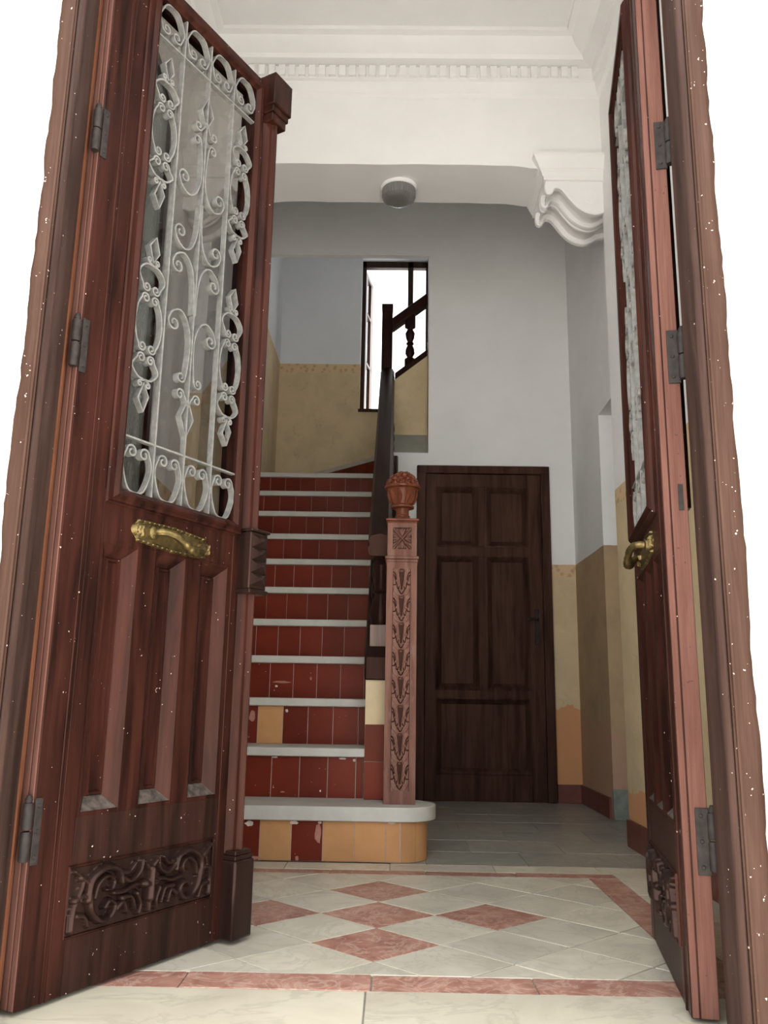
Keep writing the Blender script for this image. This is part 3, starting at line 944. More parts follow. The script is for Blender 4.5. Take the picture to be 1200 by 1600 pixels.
    rad = [0.0085 + 0.004 * math.exp(-((i / n - 0.62) / 0.13) ** 2) + 0.0012 * math.sin(i * 1.9) * (0.4 < i / n < 0.8) + 0.004 * (i < 3) for i in range(n)]
    B('grip', MB().tube(gp, rad, 10), 'brass', pl)
    B('boss', MB().tube([(0.233, 0.0, 0.926), (0.233, -0.010, 0.926), (0.233, -0.013, 0.926)], [0.017, 0.015, 0.010], 14), 'brass', pl)
    # carved bottom panel
    cv = MB(); cv.v = [(0.083 + x, y, 0.112 + z) for x, y, z in CARVE.v]; cv.f = list(CARVE.f)
    B('carved_panel', cv, 'carve_wood', recalc=False, smooth=60)['label'] = 'dark carved panel of leaf scrolls'
    cb = MB().frame(0.083, 0.501, 0.112, 0.237, [(0.0, 0.004), (0.0, -0.004), (0.002, -0.005), (0.004, -0.002), (0.004, 0.004)])
    B('carved_border', cb, 'leaf_wood')
    # hinges: plate let into the edge plus knuckle
    for z in (0.315, 1.290, 1.800):
        if flip:
            h = B('hinge', MB().box(-0.0075, -0.0005, 0.026, T + 0.001, z - 0.060, z + 0.060), 'hinge', bev=0.001)
            kx, ky = -0.010, T + 0.007
            spots = [((-0.0075, 0.036, z + dz), (-0.0095, 0.036, z + dz)) for dz in (-0.046, 0.0, 0.046)]
        else:
            h = B('hinge', MB().box(-0.012, 0.005, -0.003, 0.004, z - 0.060, z + 0.060), 'hinge', bev=0.001)
            kx, ky = -0.023, 0.004
            spots = [((-0.004, -0.003, z + dz), (-0.004, -0.0055, z + dz)) for dz in (-0.046, 0.0, 0.046)]
        k = MB()
        for za, zb in ((-0.052, 0.001), (0.004, 0.052)):
            k.lathe([(0.0, za), (0.0085, za), (0.0100, za + 0.004), (0.0100, zb - 0.004), (0.0085, zb), (0.0, zb)], (kx, ky, z), 12)
        k.lathe([(0.0, 0.052), (0.006, 0.052), (0.0075, 0.058), (0.004, 0.066), (0.0, 0.067)], (kx, ky, z), 12)
        B('knuckle', k, 'hinge', h)
        for p0, p1 in spots:
            B('screw', MB().tube([p0, p1], [0.0042, 0.003], 10), 'hinge', h)
    if flip:
        B('lock_keep', MB().box(-0.0055, -0.001, 0.031, 0.041, 0.955, 1.010), 'hinge')
    if astragal:
        # meeting moulding with plinth, nail-head block and cap
        x0, x1 = 0.548, 0.610
        def ap(a0, a1, y):
            w = a1 - a0
            pts = [(a0, 0.0)]
            for t in np.linspace(0, 1, 9):
                pts.append((a0 + w * 0.30 * t, -y * 0.55 * math.sin(t * PI / 2)))
            for t in np.linspace(0, 1, 9):
                pts.append((a0 + w * (0.36 + 0.28 * t), -y * (0.6 + 0.4 * math.sin(t * PI))))
            for t in np.linspace(0, 1, 9):
                pts.append((a0 + w * (0.70 + 0.30 * t), -y * 0.55 * math.cos(t * PI / 2)))
            return pts + [(a1, 0.03), (a0, 0.03)]
        B('astragal', MB().prism(ap(x0, x1, 0.030), 0.20, 2.20, 'z'), 'leaf_wood')
        bs = MB().box(x0 - 0.006, x1 + 0.006, -0.042, 0.03, Z0, 0.185)
        ba = B('astragal_base', bs, 'carve_wood', bev=0.006)
        B('base_step', MB().box(x0 - 0.003, x1 + 0.003, -0.038, 0.03, 0.185, 0.195).box(x0 + 0.002, x1 - 0.002, -0.034, 0.03, 0.195, 0.206), 'carve_wood', ba, bev=0.002)
        bk = B('astragal_block', MB().box(x0 - 0.004, x1 + 0.004, -0.038, 0.03, 0.835, 0.985), 'carve_wood', bev=0.004)
        for q in range(4):
            z0, z1 = 0.845 + q * 0.033, 0.845 + (q + 1) * 0.033
            zc, xc = (z0 + z1) / 2, (x0 + x1) / 2
            # pyramids on the face and on the meeting side
            B('nail_head', MB().add([(x0, -0.038, z0), (x1, -0.038, z0), (x1, -0.038, z1), (x0, -0.038, z1), (xc, -0.052, zc)], [(0, 1, 4), (1, 2, 4), (2, 3, 4), (3, 0, 4), (3, 2, 1, 0)]), 'carve_wood', bk, smooth=0)
            xs_ = x1 + 0.004
            B('nail_head', MB().add([(xs_, -0.034, z0), (xs_, 0.004, z0), (xs_, 0.004, z1), (xs_, -0.034, z1), (xs_ + 0.012, -0.015, zc)], [(0, 1, 4), (1, 2, 4), (2, 3, 4), (3, 0, 4), (3, 2, 1, 0)]), 'carve_wood', bk, smooth=0)
        B('block_moulding', MB().box(x0 - 0.007, x1 + 0.009, -0.043, 0.03, 0.985, 0.993).box(x0 - 0.007, x1 + 0.009, -0.043, 0.03, 0.824, 0.836), 'carve_wood', bk, bev=0.003)
        cp = B('astragal_cap', MB().box(x0 - 0.008, x1 + 0.014, -0.046, 0.03, 2.245, 2.345), 'leaf_wood', bev=0.004)
        B('cap_step', MB().box(x0 - 0.004, x1 + 0.008, -0.040, 0.03, 2.225, 2.245).box(x0, x1 + 0.003, -0.035, 0.03, 2.198, 2.225), 'leaf_wood', cp, bev=0.003)
        xc = (x0 + x1) / 2
        B('cap_point', MB().add([(x0 - 0.008, -0.046, 2.345), (x1 + 0.014, -0.046, 2.345), (x1 + 0.014, 0.03, 2.345), (x0 - 0.008, 0.03, 2.345), (xc + 0.003, -0.008, 2.362)],
                                [(0, 1, 4), (1, 2, 4), (2, 3, 4), (3, 0, 4), (3, 2, 1, 0)]), 'leaf_wood', cp, smooth=0)
    return root

leaf('door_1', 'left street door leaf, wide open view of its silver scroll grille and brass handle', (-0.663, 1.673, 0), math.radians(61.2), False, True, True)
leaf('door_2', 'right street door leaf standing almost edge on with worn pink hinge edge', (0.553, 1.706, 0), math.radians(80.2), True, False, False)

# ------------------------------------------------------------------ staircase
RZ, GO, SY = 0.1875, 0.24, 3.17
SX1 = -0.108
stair = empty('staircase', (-0.45, SY, 0), 'staircase with red tiled risers and grey stone treads', 'staircase', 'structure')
tile_cache = {}
def riser_tile(w, h, mat):
    k = (round(w, 3), round(h, 3), mat)
    if k not in tile_cache:
        me = mesh_of(MB().box(0.0012, w - 0.0012, -0.006, 0.002, 0.001, h - 0.001), 'tile', smooth=0)
        me.materials.append(MAT[mat]); tile_cache[k] = me
    return tile_cache[k]
TW = {1: 0.1125, 2: 0.1095, 3: 0.106, 4: 0.107, 5: 0.1075, 6: 0.1065, 7: 0.1045, 8: 0.104, 9: 0.1035, 10: 0.103, 11: 0.1025}
PH = {1: -0.016, 2: -0.138, 3: -0.142, 4: -0.236, 5: -0.237, 6: -0.235, 7: -0.238, 8: -0.231, 9: -0.234, 10: -0.336, 11: -0.236}
for k in range(1, 12):
    yf = SY + (k - 1) * GO
    xl = XL if yf + GO < 3.95 else XLS
    z0, z1 = (k - 1) * RZ, k * RZ
    th = 0.050 if k == 1 else 0.033
    xe = SX1
    # tread slab
    if k == 1:
        arc = [(0.035 + 0.132 * math.sin(t), 3.302 - 0.132 * math.cos(t)) for t in np.linspace(0, PI, 22)]
        poly = [(xl, yf), (0.0, yf)] + arc + [(-0.02, 3.434), (-0.02, 3.44), (xl, 3.44)]
        tr = MB().prism(poly, z1 - th, z1, 'z')
    else:
        x1 = -0.078 if k == 2 else xe
        tr = MB().box(xl, xe + 0.002, yf, yf + GO + 0.03, z1 - th, z1)
        if k == 2:
            tr = MB().box(xl, x1, yf - 0.003, yf + 0.02, z1 - th, z1).box(xl, xe + 0.002, yf + 0.019, yf + GO + 0.03, z1 - th, z1)
        if k == 11:
            tr = MB().box(xl, xe + 0.002, yf, YB, z1 - th, z1)
    build('tread', tr, 'tread', stair, bev=0.006 if k == 1 else 0.004)
    # riser body, tiles in front of it
    ry = yf + 0.022
    if k == 1:
        arc = [(0.03 + 0.1035 * math.sin(t), 3.2915 - 0.1035 * math.cos(t)) for t in np.linspace(0, PI, 22)]
        rb = MB().prism([(xl, ry - 0.004), (0.0, ry - 0.004)] + arc + [(-0.02, 3.40), (xl, 3.40)], 0.0, z1 - th, 'z')
    else:
        rb = MB().box(xl, xe, ry - 0.0042, ry + GO, max(0, z0 - 0.2), z1 - th)
    riser = build('riser', rb, 'grout', stair)
    wl = world_loc(riser)
    h = RZ - th
    w = TW[k]
    xs_ = [PH[k]]
    if k != 1:
        x = PH[k]
        while x + w < xe - 0.004: x += w; xs_.append(x)
        xs_.append(xe)
    x = PH[k]
    while x > xl + 0.01:
        x = max(x - w, xl); xs_.insert(0, x)
    for a, b in zip(xs_[:-1], xs_[1:]):
        mid = (a + b) / 2
        mat = 'tile_red'
        if k == 1:
            mat = 'tile_tan' if (-0.464 < mid < -0.354 or mid > -0.242) else 'tile_chip'
        elif k == 3:
            mat = 'tile_tan' if -0.566 < mid < -0.46 else 'tile_chip'
        elif k in (2, 4):
            mat = 'tile_chip'
        inst('tile', riser_tile(b - a, h, mat), riser, Vector((a, ry, z0)) - wl, bev=0.0012)
    if k == 1:
        # narrow tiles round the curved end
        for a, b in ((-0.016, 0.034),):
            inst('tile', riser_tile(b - a, h, 'tile_tan'), riser, Vector((a, ry + 0.001, z0)) - wl, bev=0.0012)
        cx_, cy_ = 0.030, 3.2915
        for t0, t1 in ((0.07, 0.60), (0.61, 1.25), (1.26, 2.0), (2.01, 2.8)):
            tt = np.linspace(t0, t1, 6)
            poly = [(cx_ + 0.106 * math.sin(t), cy_ - 0.106 * math.cos(t)) for t in tt] + [(cx_ + 0.098 * math.sin(t), cy_ - 0.098 * math.cos(t)) for t in tt[::-1]]
            build('tile', MB().prism(poly, z0 + 0.001, z0 + h - 0.001, 'z'), 'tile_tan', riser)
# loose mortar left on chipped tiles
rng = random.Random(3)
risers = {}
for o in stair.children:
    if o.name.split('.')[0] == 'riser':
        risers[len(risers) + 1] = o
for k, x, z, w, h, m in ((1, -0.505, 0.124, 0.034, 0.020, 'mortar'), (1, -0.345, 0.129, 0.034, 0.013, 'mortar'), (1, -0.258, 0.092, 0.022, 0.074, 'mortar_pink'), (1, -0.252, 0.131, 0.014, 0.008, 'mortar'),
                         (1, -0.488, 0.008, 0.048, 0.014, 'mortar_pink'), (1, 0.004, 0.133, 0.030, 0.006, 'mortar'), (1, -0.330, 0.010, 0.014, 0.018, 'mortar_pink'), (2, -0.190, 0.148, 0.030, 0.008, 'mortar'), (2, -0.145, 0.143, 0.012, 0.012, 'mortar'),
                         (2, -0.455, 0.149, 0.028, 0.007, 'mortar'), (2, -0.420, 0.020, 0.020, 0.006, 'mortar_pink'), (3, -0.445, 0.135, 0.012, 0.016, 'mortar'), (3, -0.590, 0.110, 0.030, 0.050, 'mortar_pink'),
                         (4, -0.500, 0.070, 0.085, 0.010, 'mortar_pink'), (4, -0.525, 0.052, 0.014, 0.010, 'mortar'), (4, -0.370, 0.088, 0.010, 0.018, 'mortar_pink')):
    n = 14
    yk = SY + (k - 1) * GO + 0.022 - 0.006
    poly = []
    for i in range(n):
        q = rng.uniform(0.72, 1.1)
        zz = z + h / 2 * q * math.sin(2 * PI * i / n)
        poly.append((x + w / 2 * q * math.cos(2 * PI * i / n), (k - 1) * RZ + max(0.001, zz)))
    build('mortar_patch', MB().prism(poly, yk - 0.0012, yk + 0.003, 'y'), m, risers[k])
# winding steps on the landing
z11 = 11 * RZ
P0 = (-0.075, 5.72)
def winder(poly, z0, z1):
    b = build('winder', MB().prism(poly, z0, z1 - 0.033, 'z'), 'grout', stair)
    build('winder_tread', MB().prism(poly, z1 - 0.033, z1, 'z'), 'tread', stair, bev=0.003)
    return b
w1 = winder([P0, (-0.80, YB - 0.005), (2.1, YB - 0.005), (2.1, 5.72)], z11 - 0.02, z11 + RZ)
ax, ay = P0; bx_, by_ = -0.80, YB - 0.005
L = math.hypot(bx_ - ax, by_ - ay); ang = math.atan2(ay - by_, ax - bx_)
nx_, ny_ = math.sin(ang), -math.cos(ang)
for i in range(int(L / 0.104) + 1):
    t0 = i * 0.104
    wd = min(0.104, L - t0)
    if wd < 0.02: continue
    me = riser_tile(wd, RZ - 0.035, 'tile_red')
    inst('tile', me, w1, Vector((bx_ + (ax - bx_) * t0 / L + nx_ * 0.0, by_ + (ay - by_) * t0 / L, z11)) - world_loc(w1), (0, 0, ang), bev=0.0012)
winder([(0.02, 5.72), (0.10, YB - 0.005), (2.1, YB - 0.005), (2.1, 5.72)], z11 + RZ - 0.02, z11 + 2 * RZ)
for j in range(6):
    winder([(0.22 + 0.24 * j, 5.42), (0.22 + 0.24 * j, YB - 0.005), (2.1, YB - 0.005), (2.1, 5.42)], z11 + (1 + j) * RZ, z11 + (3 + j) * RZ)

# parapet under the lower balustrade
SL = RZ / GO
def ztop(y): return 0.655 + SL * (y - 3.405)
y_end = 5.24
par = MB().prism([(3.400, RZ), (3.400, ztop(3.405)), (y_end, ztop(y_end)), (y_end, RZ - 0.1), (3.55, 0.0), (3.43, 0.0), (3.43, RZ)], -0.105, 0.012, 'x')
parapet = structure('parapet', par, 'parapet', 'tan plastered stair parapet behind the carved newel post', 'parapet')
pw = world_loc(parapet)
pt = mesh_of(MB().box(0.001, 0.116, -0.006, 0.002, 0.001, 0.139), 'tile', smooth=0); pt.materials.append(MAT['tile_red'])
for z in (RZ, RZ + 0.141):
    inst('tile', pt, parapet, Vector((-0.105, 3.398, z)) - pw, bev=0.001)

# ------------------------------------------------------------------ lower balustrade: cap, balusters, handrail, tall landing post
bal = empty('stair_balustrade', (-0.05, 3.45, 0.66), 'dark varnished handrail and balusters running up beside the red tiled stairs', 'balustrade')
cap = [(3.392, ztop(3.392) - 0.01), (3.400, ztop(3.40) + 0.075), (3.44, ztop(3.44) + 0.085), (5.245, ztop(5.245) + 0.085), (5.245, ztop(5.245) - 0.01)]
build('cap_rail', MB().prism(cap, -0.112, 0.018, 'x'), 'rail_wood', bal, bev=0.008)
def zr(y): return 1.175 + SL * (y - 3.40)
rp = [(-0.044, -0.030), (-0.048, -0.010), (-0.040, 0.004), (-0.046, 0.018), (-0.034, 0.036), (0.0, 0.044), (0.034, 0.036), (0.046, 0.018), (0.040, 0.004), (0.048, -0.010), (0.044, -0.030), (0.030, -0.036), (-0.030, -0.036)]
rings = []
for y in (3.402, 3.44, 5.325):
    rings.append([(-0.060 + a, y - SL * b * 0.4, zr(y) + b * 1.1) for a, b in rp])
build('handrail', MB().loft(rings), 'rail_wood', bal)
bprof = [(0.026, 0.0), (0.026, 0.05), (0.020, 0.055), (0.026, 0.07), (0.031, 0.11), (0.029, 0.15), (0.020, 0.19), (0.017, 0.205), (0.024, 0.215), (0.019, 0.23), (0.021, 0.30), (0.026, 0.33), (0.021, 0.35), (0.026, 0.36), (0.026, 0.44)]
bm_ = MB().lathe([(r * 1.45, z * 0.93) for r, z in bprof], (0, 0, 0), 16)
bme = mesh_of(bm_, 'baluster'); bme.materials.append(MAT['rail_wood'])
blk = mesh_of(MB().box(-0.042, 0.040, -0.042, 0.042, -0.02, 0.065), 'baluster_foot'); blk.materials.append(MAT['pale_wood'])
blk2 = mesh_of(MB().box(-0.042, 0.040, -0.042, 0.042, -0.02, 0.045), 'baluster_foot'); blk2.materials.append(MAT['rail_wood'])
bo = world_loc(bal)
yy = 3.485
i = 0
while yy < 5.25:
    zb = ztop(yy) + 0.075
    b = inst('baluster', bme, bal, Vector((-0.052, yy, zb)) - bo, scale=(1, 1, (zr(yy) - 0.03 - zb) / 0.41))
    inst('baluster_foot', blk if i == 0 else blk2, b, (0, 0, 0), bev=0.003)
    yy += 0.135; i += 1
lp = empty('landing_post', (-0.067, 5.387, 2.0), 'tall square dark post at the top of the handrail before the window', 'post')
build('post', MB().box(-0.104, -0.030, 5.35, 5.425, 2.0, 3.165), 'rail_wood', lp, bev=0.003)
build('post_cap', MB().box(-0.101, -0.033, 5.353, 5.422, 3.165, 3.175).box(-0.106, -0.028, 5.348, 5.427, 3.175, 3.21), 'rail_wood', lp, bev=0.004)

# upper balustrade beyond the opening
SL2 = 0.80
def zu(x, z0): return z0 + SL2 * (x + 0.015)
upb = empty('upper_balustrade', (0.1, 5.29, 2.63), 'dark baluster and sloping rails seen against the bright landing window', 'balustrade')
XE = 0.62
build('bottom_rail', MB().prism([(-0.011, zu(-0.011, 2.607)), (XE, zu(XE, 2.607)), (XE, zu(XE, 2.665)), (-0.011, zu(-0.011, 2.665))], 5.252, 5.33, 'y'), 'rail_wood', upb, bev=0.006)
build('top_rail', MB().prism([(-0.031, zu(-0.031, 2.99)), (XE, zu(XE, 2.99)), (XE, zu(XE, 3.075)), (-0.031, zu(-0.031, 3.075))], 5.250, 5.33, 'y'), 'rail_wood', upb, bev=0.010)
ub = [(0.027, 0.0), (0.027, 0.045), (0.018, 0.05), (0.014, 0.058), (0.024, 0.085), (0.021, 0.12), (0.013, 0.145), (0.019, 0.152), (0.019, 0.160), (0.013, 0.168), (0.021, 0.195), (0.024, 0.23), (0.014, 0.258), (0.018, 0.268), (0.027, 0.273), (0.027, 0.36)]
ume = mesh_of(MB().lathe([(q * 1.35, z) for q, z in ub], (0, 0, 0), 16), 'baluster'); ume.materials.append(MAT['rail_wood'])
for x in (0.088, 0.24, 0.39, 0.54):
    inst('baluster', ume, upb, Vector((x, 5.291, zu(x, 2.652))) - world_loc(upb))
structure('parapet_upper', MB().prism([(-0.035, 2.10), (1.2, 2.10), (1.2, zu(1.2, 2.615)), (-0.035, zu(-0.035, 2.615))], 5.252, 5.33, 'y'), 'parapet',
          'tan plastered parapet of the upper flight framed by the wall opening', 'parapet')

# ------------------------------------------------------------------ carved newel post
NX, NY, NH = 0.031, 3.322, 0.0590
nw = empty('newel_post', (NX, NY, RZ), 'carved wooden newel post with an urn finial on the lowest step', 'newel post')
fy = NY - NH
PZ0, PZ1, PW = 0.235, 1.062, 0.0345
sh = MB()
sh.box(NX - NH, NX - PW, fy, fy + 0.02, RZ, 1.088).box(NX + PW, NX + NH, fy, fy + 0.02, RZ, 1.088)
sh.box(NX - PW, NX + PW, fy, fy + 0.02, RZ, PZ0).box(NX - PW, NX + PW, fy, fy + 0.02, PZ1, 1.088)
sh.box(NX - NH, NX + NH, fy + 0.0195, NY + NH, RZ, 1.088)
shaft = build('shaft', sh, 'newel_wood', nw)
# repeated leaf motif carved in the sunk strip
mw, mh = 2 * PW - 0.004, (PZ1 - PZ0) / 8
c = mw / 2
stk = []
def sym(p, a, b, h):
    stk.append((catmull(p, 5), a, b, h)); stk.append((catmull([(mw - x, z) for x, z in p], 5), a, b, h))
B0 = 0.0150
stk.append(([(c, mh * 0.90), (c, mh * 0.24)], 0.0112, 0.0030, -0.0150))
sym([(0.0015, mh * 0.88), (0.0085, mh * 0.78), (0.0120, mh * 0.60)], 0.0020, 0.0016, -0.013)
sym([(0.0015, mh * 0.76), (0.0060, mh * 0.68), (0.0085, mh * 0.54)], 0.0022, 0.0016, -0.013)
sym([(0.0015, mh * 0.40), (0.0080, mh * 0.40), (0.0120, mh * 0.50)], 0.0019, 0.0016, -0.013)
sym([(0.0140, mh * 0.44), (0.0160, mh * 0.28), (0.0205, mh * 0.25), (0.0235, mh * 0.34)], 0.0019, 0.0015, -0.013)
sym([(0.0215, mh * 0.20), (0.0270, mh * 0.10), (c, mh * 0.05)], 0.0018, 0.0018, -0.013)
sym([(0.0235, mh * 0.99), (0.0215, mh * 0.80), (0.0225, mh * 0.60), (0.0270, mh * 0.42)], 0.0042, 0.0035, 0.0040)
sym([(0.0165, mh * 0.86), (0.0165, mh * 0.62), (0.0150, mh * 0.50)], 0.0035, 0.0025, 0.0030)
sym([(0.006, mh * 0.20), (0.012, mh * 0.10), (0.020, mh * 0.03)], 0.0060, 0.0050, 0.0030)
stk.append(([(c, mh * 0.12), (c, mh * 0.22)], 0.0060, 0.0050, 0.0040))
stk.append((catmull([(c - 0.011, mh * 0.97), (c, mh * 0.92), (c + 0.011, mh * 0.97)], 5), 0.0035, 0.0035, 0.0030))
mot = relief(mw, mh, 64, 96, stk, 0.0, B0, None)
mme = mesh_of(mot, 'carved_leaf', recalc=False, smooth=70); mme.materials.append(MAT['newel_wood'])
nme = mesh_of(MB().prism([(c - 0.0100, mh * 0.92), (c - 0.005, mh * 0.89), (c, mh * 0.88), (c + 0.005, mh * 0.89), (c + 0.0100, mh * 0.92), (c + 0.0050, mh * 0.60), (c + 0.0015, mh * 0.26), (c - 0.0015, mh * 0.26), (c - 0.0050, mh * 0.60)], -0.0095, -0.002, 'y'), 'notch', smooth=0); nme.materials.append(MAT['notch_wood'])
for i in range(8):
    cl = inst('carved_leaf', mme, shaft, Vector((NX - PW + 0.002, fy + 0.0175, PZ0 + mh * i)) - world_loc(shaft))
    inst('notch', nme, shaft, Vector((NX - PW + 0.002, fy + 0.0175, PZ0 + mh * i)) - world_loc(shaft))
build('collar', MB().box(NX - 0.066, NX + 0.066, NY - 0.066, NY + 0.066, 1.100, 1.112).box(NX - 0.062, NX + 0.062, NY - 0.062, NY + 0.062, 1.088, 1.100), 'newel_wood', nw, bev=0.003)
bh = 0.0575
blkm = MB()
by0 = NY - bh
R0 = 0.0365; zc0, zc1 = 1.140, 1.226
blkm.box(NX - bh, NX - R0, by0, by0 + 0.02, 1.112, 1.247).box(NX + R0, NX + bh, by0, by0 + 0.02, 1.112, 1.247)
blkm.box(NX - R0, NX + R0, by0, by0 + 0.02, 1.112, zc0).box(NX - R0, NX + R0, by0, by0 + 0.02, zc1, 1.247).box(NX - bh, NX + bh, by0 + 0.0195, NY + bh, 1.112, 1.247)
block = build('block', blkm, 'newel_wood', nw)
w_, h_ = 2 * R0, zc1 - zc0
rs = []
for q in range(4):
    a = PI / 4 + q * PI / 2
    rs.append(([(w_ / 2, h_ / 2), (w_ / 2 + 0.048 * math.cos(a), h_ / 2 + 0.056 * math.sin(a))], 0.004, 0.006, 0.016))
    a = q * PI / 2
    for dq in (-0.32, 0.0, 0.32):
        rs.append(([(w_ / 2 + 0.012 * math.cos(a), h_ / 2 + 0.012 * math.sin(a)), (w_ / 2 + 0.033 * math.cos(a + dq), h_ / 2 + 0.038 * math.sin(a + dq))], 0.0035, 0.0058, 0.014))
rs.append(([(w_ / 2, h_ / 2), (w_ / 2 + 0.0001, h_ / 2)], 0.008, 0.008, 0.020))
ro = relief(w_, h_, 44, 50, rs, 0.0, 0.001)
ro.v = [(x + NX - R0, y + by0 + 0.0175, z + zc0) for x, y, z in ro.v]
build('rosette', ro, 'newel_wood', block, recalc=False, smooth=70)
build('block_cap', MB().box(NX - 0.066, NX + 0.066, NY - 0.066, NY + 0.066, 1.252, 1.262).box(NX - 0.061, NX + 0.061, NY - 0.061, NY + 0.061, 1.245, 1.252), 'urn_wood', nw, bev=0.003)
urn = build('urn', MB().lathe([(0.044, 1.262), (0.044, 1.268), (0.036, 1.274), (0.030, 1.277), (0.031, 1.282), (0.0265, 1.286), (0.0255, 1.303), (0.030, 1.312), (0.047, 1.316),
                               (0.048, 1.322), (0.042, 1.326), (0.040, 1.330), (0.046, 1.346), (0.053, 1.366), (0.058, 1.386), (0.062, 1.392), (0.073, 1.396), (0.075, 1.402), (0.070, 1.407), (0.05, 1.408)], (NX, NY, 0), 40), 'urn_wood', nw)
# leaves on the bowl
for q in range(10):
    a = 2 * PI * q / 10
    pts = []
    rr = []
    for t in np.linspace(0, 1, 7):
        z = 1.332 + 0.053 * t
        r = 0.041 + 0.0175 * t ** 0.9
        tw = 0.10 * math.sin(t * PI)
        pts.append((NX + r * math.cos(a + tw), NY + r * math.sin(a + tw), z)); rr.append(0.0028 + 0.0065 * math.sin(PI * min(1, t * 0.85 + 0.1)))
    build('bowl_leaf', MB().tube(pts, rr, 8), 'urn_wood', urn)
# heaped carved flowers on top
fr_ = mesh_of(MB().lathe([(0.0, -0.008), (0.006, -0.007), (0.010, -0.002), (0.0105, 0.003), (0.0085, 0.008), (0.0045, 0.0105), (0.0035, 0.008), (0.0, 0.0075)], (0, 0, 0), 15, 5, 0.16), 'flower')
fr_.materials.append(MAT['urn_wood'])
build('flower_mound', MB().lathe([(0.060, 1.405), (0.058, 1.418), (0.052, 1.434), (0.040, 1.448), (0.022, 1.456), (0.0, 1.458)], (NX, NY, 0), 24), 'urn_wood', urn)
uw = world_loc(urn)
for ring, (el, n) in enumerate(((0.16, 15), (0.50, 13), (0.85, 9), (1.2, 5), (1.55, 1))):
    for q in range(n):
        a = 2 * PI * (q + 0.5 * (ring % 2)) / n
        r = 0.060 * math.cos(el); z = 1.402 + 0.054 * math.sin(el)
        d = Vector((math.cos(a) * math.cos(el), math.sin(a) * math.cos(el), math.sin(el)))
        o = inst('flower', fr_, urn, Vector((NX + r * math.cos(a), NY + r * math.sin(a), z)) - uw)
        o.rotation_euler = d.to_track_quat('Z', 'Y').to_euler()
        s_ = random.uniform(0.9, 1.25); o.scale = (s_, s_, s_)

# ------------------------------------------------------------------ panelled door in the back wall
d3 = empty('door_3', (0.54, 5.08, 0), 'dark brown five-panel interior door in the back wall beside the stairs', 'door', 'structure')
dx0, dx1, dzt = 0.135, 0.950, 1.975
Yw = 5.08
build('casing', MB().box(dx0, dx0 + 0.055, Yw - 0.035, Yw + 0.01, 0, dzt), 'rear_wood', d3, bev=0.005)
build('casing', MB().box(dx1 - 0.055, dx1, Yw - 0.035, Yw + 0.01, 0, dzt), 'rear_wood', d3, bev=0.005)
build('casing', MB().box(dx0, dx1, Yw - 0.036, Yw + 0.01, dzt - 0.045, dzt + 0.006), 'rear_wood', d3, bev=0.005)
lx0, lx1, lz0, lz1 = dx0 + 0.056, dx1 - 0.056, 0.002, dzt - 0.047
pan = [(0.256, 0.510, 1.475, 1.845), (0.558, 0.812, 1.475, 1.845), (0.256, 0.510, 0.625, 1.415), (0.558, 0.812, 0.625, 1.415), (0.256, 0.812, 0.150, 0.575)]
ly0, ly1 = Yw - 0.022, Yw + 0.008
for x0, x1, z0, z1 in ((lx0, 0.256, lz0, lz1), (0.812, lx1, lz0, lz1)):
    build('stile', MB().box(x0, x1, ly0, ly1, z0, z1), 'rear_wood', d3, bev=0.0015)
for z0, z1 in ((lz0, 0.150), (0.575, 0.625), (1.415, 1.475), (1.845, lz1)):
    build('rail', MB().box(0.256, 0.812, ly0, ly1, z0, z1), 'rear_wood', d3, bev=0.0015)
for z0, z1 in ((0.625, 1.415), (1.475, 1.845)):
    build('muntin', MB().box(0.510, 0.558, ly0, ly1, z0, z1), 'rear_wood', d3, bev=0.0015)
for x0, x1, z0, z1 in pan:
    p = build('panel', MB().box(x0, x1, ly0 + 0.016, ly1, z0, z1), 'rear_wood', d3)
    build('panel_moulding', MB().frame(x0, x1, z0, z1, [(0.004, ly0 + 0.006), (0.004, ly0 - 0.004), (-0.004, ly0 - 0.007), (-0.013, ly0 - 0.002), (-0.020, ly0 + 0.004), (-0.030, ly0 + 0.011), (-0.034, ly0 + 0.016), (-0.034, ly0 + 0.018)]), 'rear_wood', p)
pl = build('handle_plate', MB().box(0.842, 0.868, ly0 - 0.004, ly0 + 0.002, 0.89, 1.10), 'hinge', d3, bev=0.003)
build('lever', MB().tube([(0.855, ly0, 1.04), (0.855, ly0 - 0.035, 1.04), (0.850, ly0 - 0.042, 1.04), (0.80, ly0 - 0.042, 1.036)], 0.007, 10), 'hinge', pl)
build('keyhole_cover', MB().tube([(0.855, ly0 - 0.003, 0.945), (0.855, ly0 - 0.008, 0.945)], [0.009, 0.007], 12), 'hinge', pl)

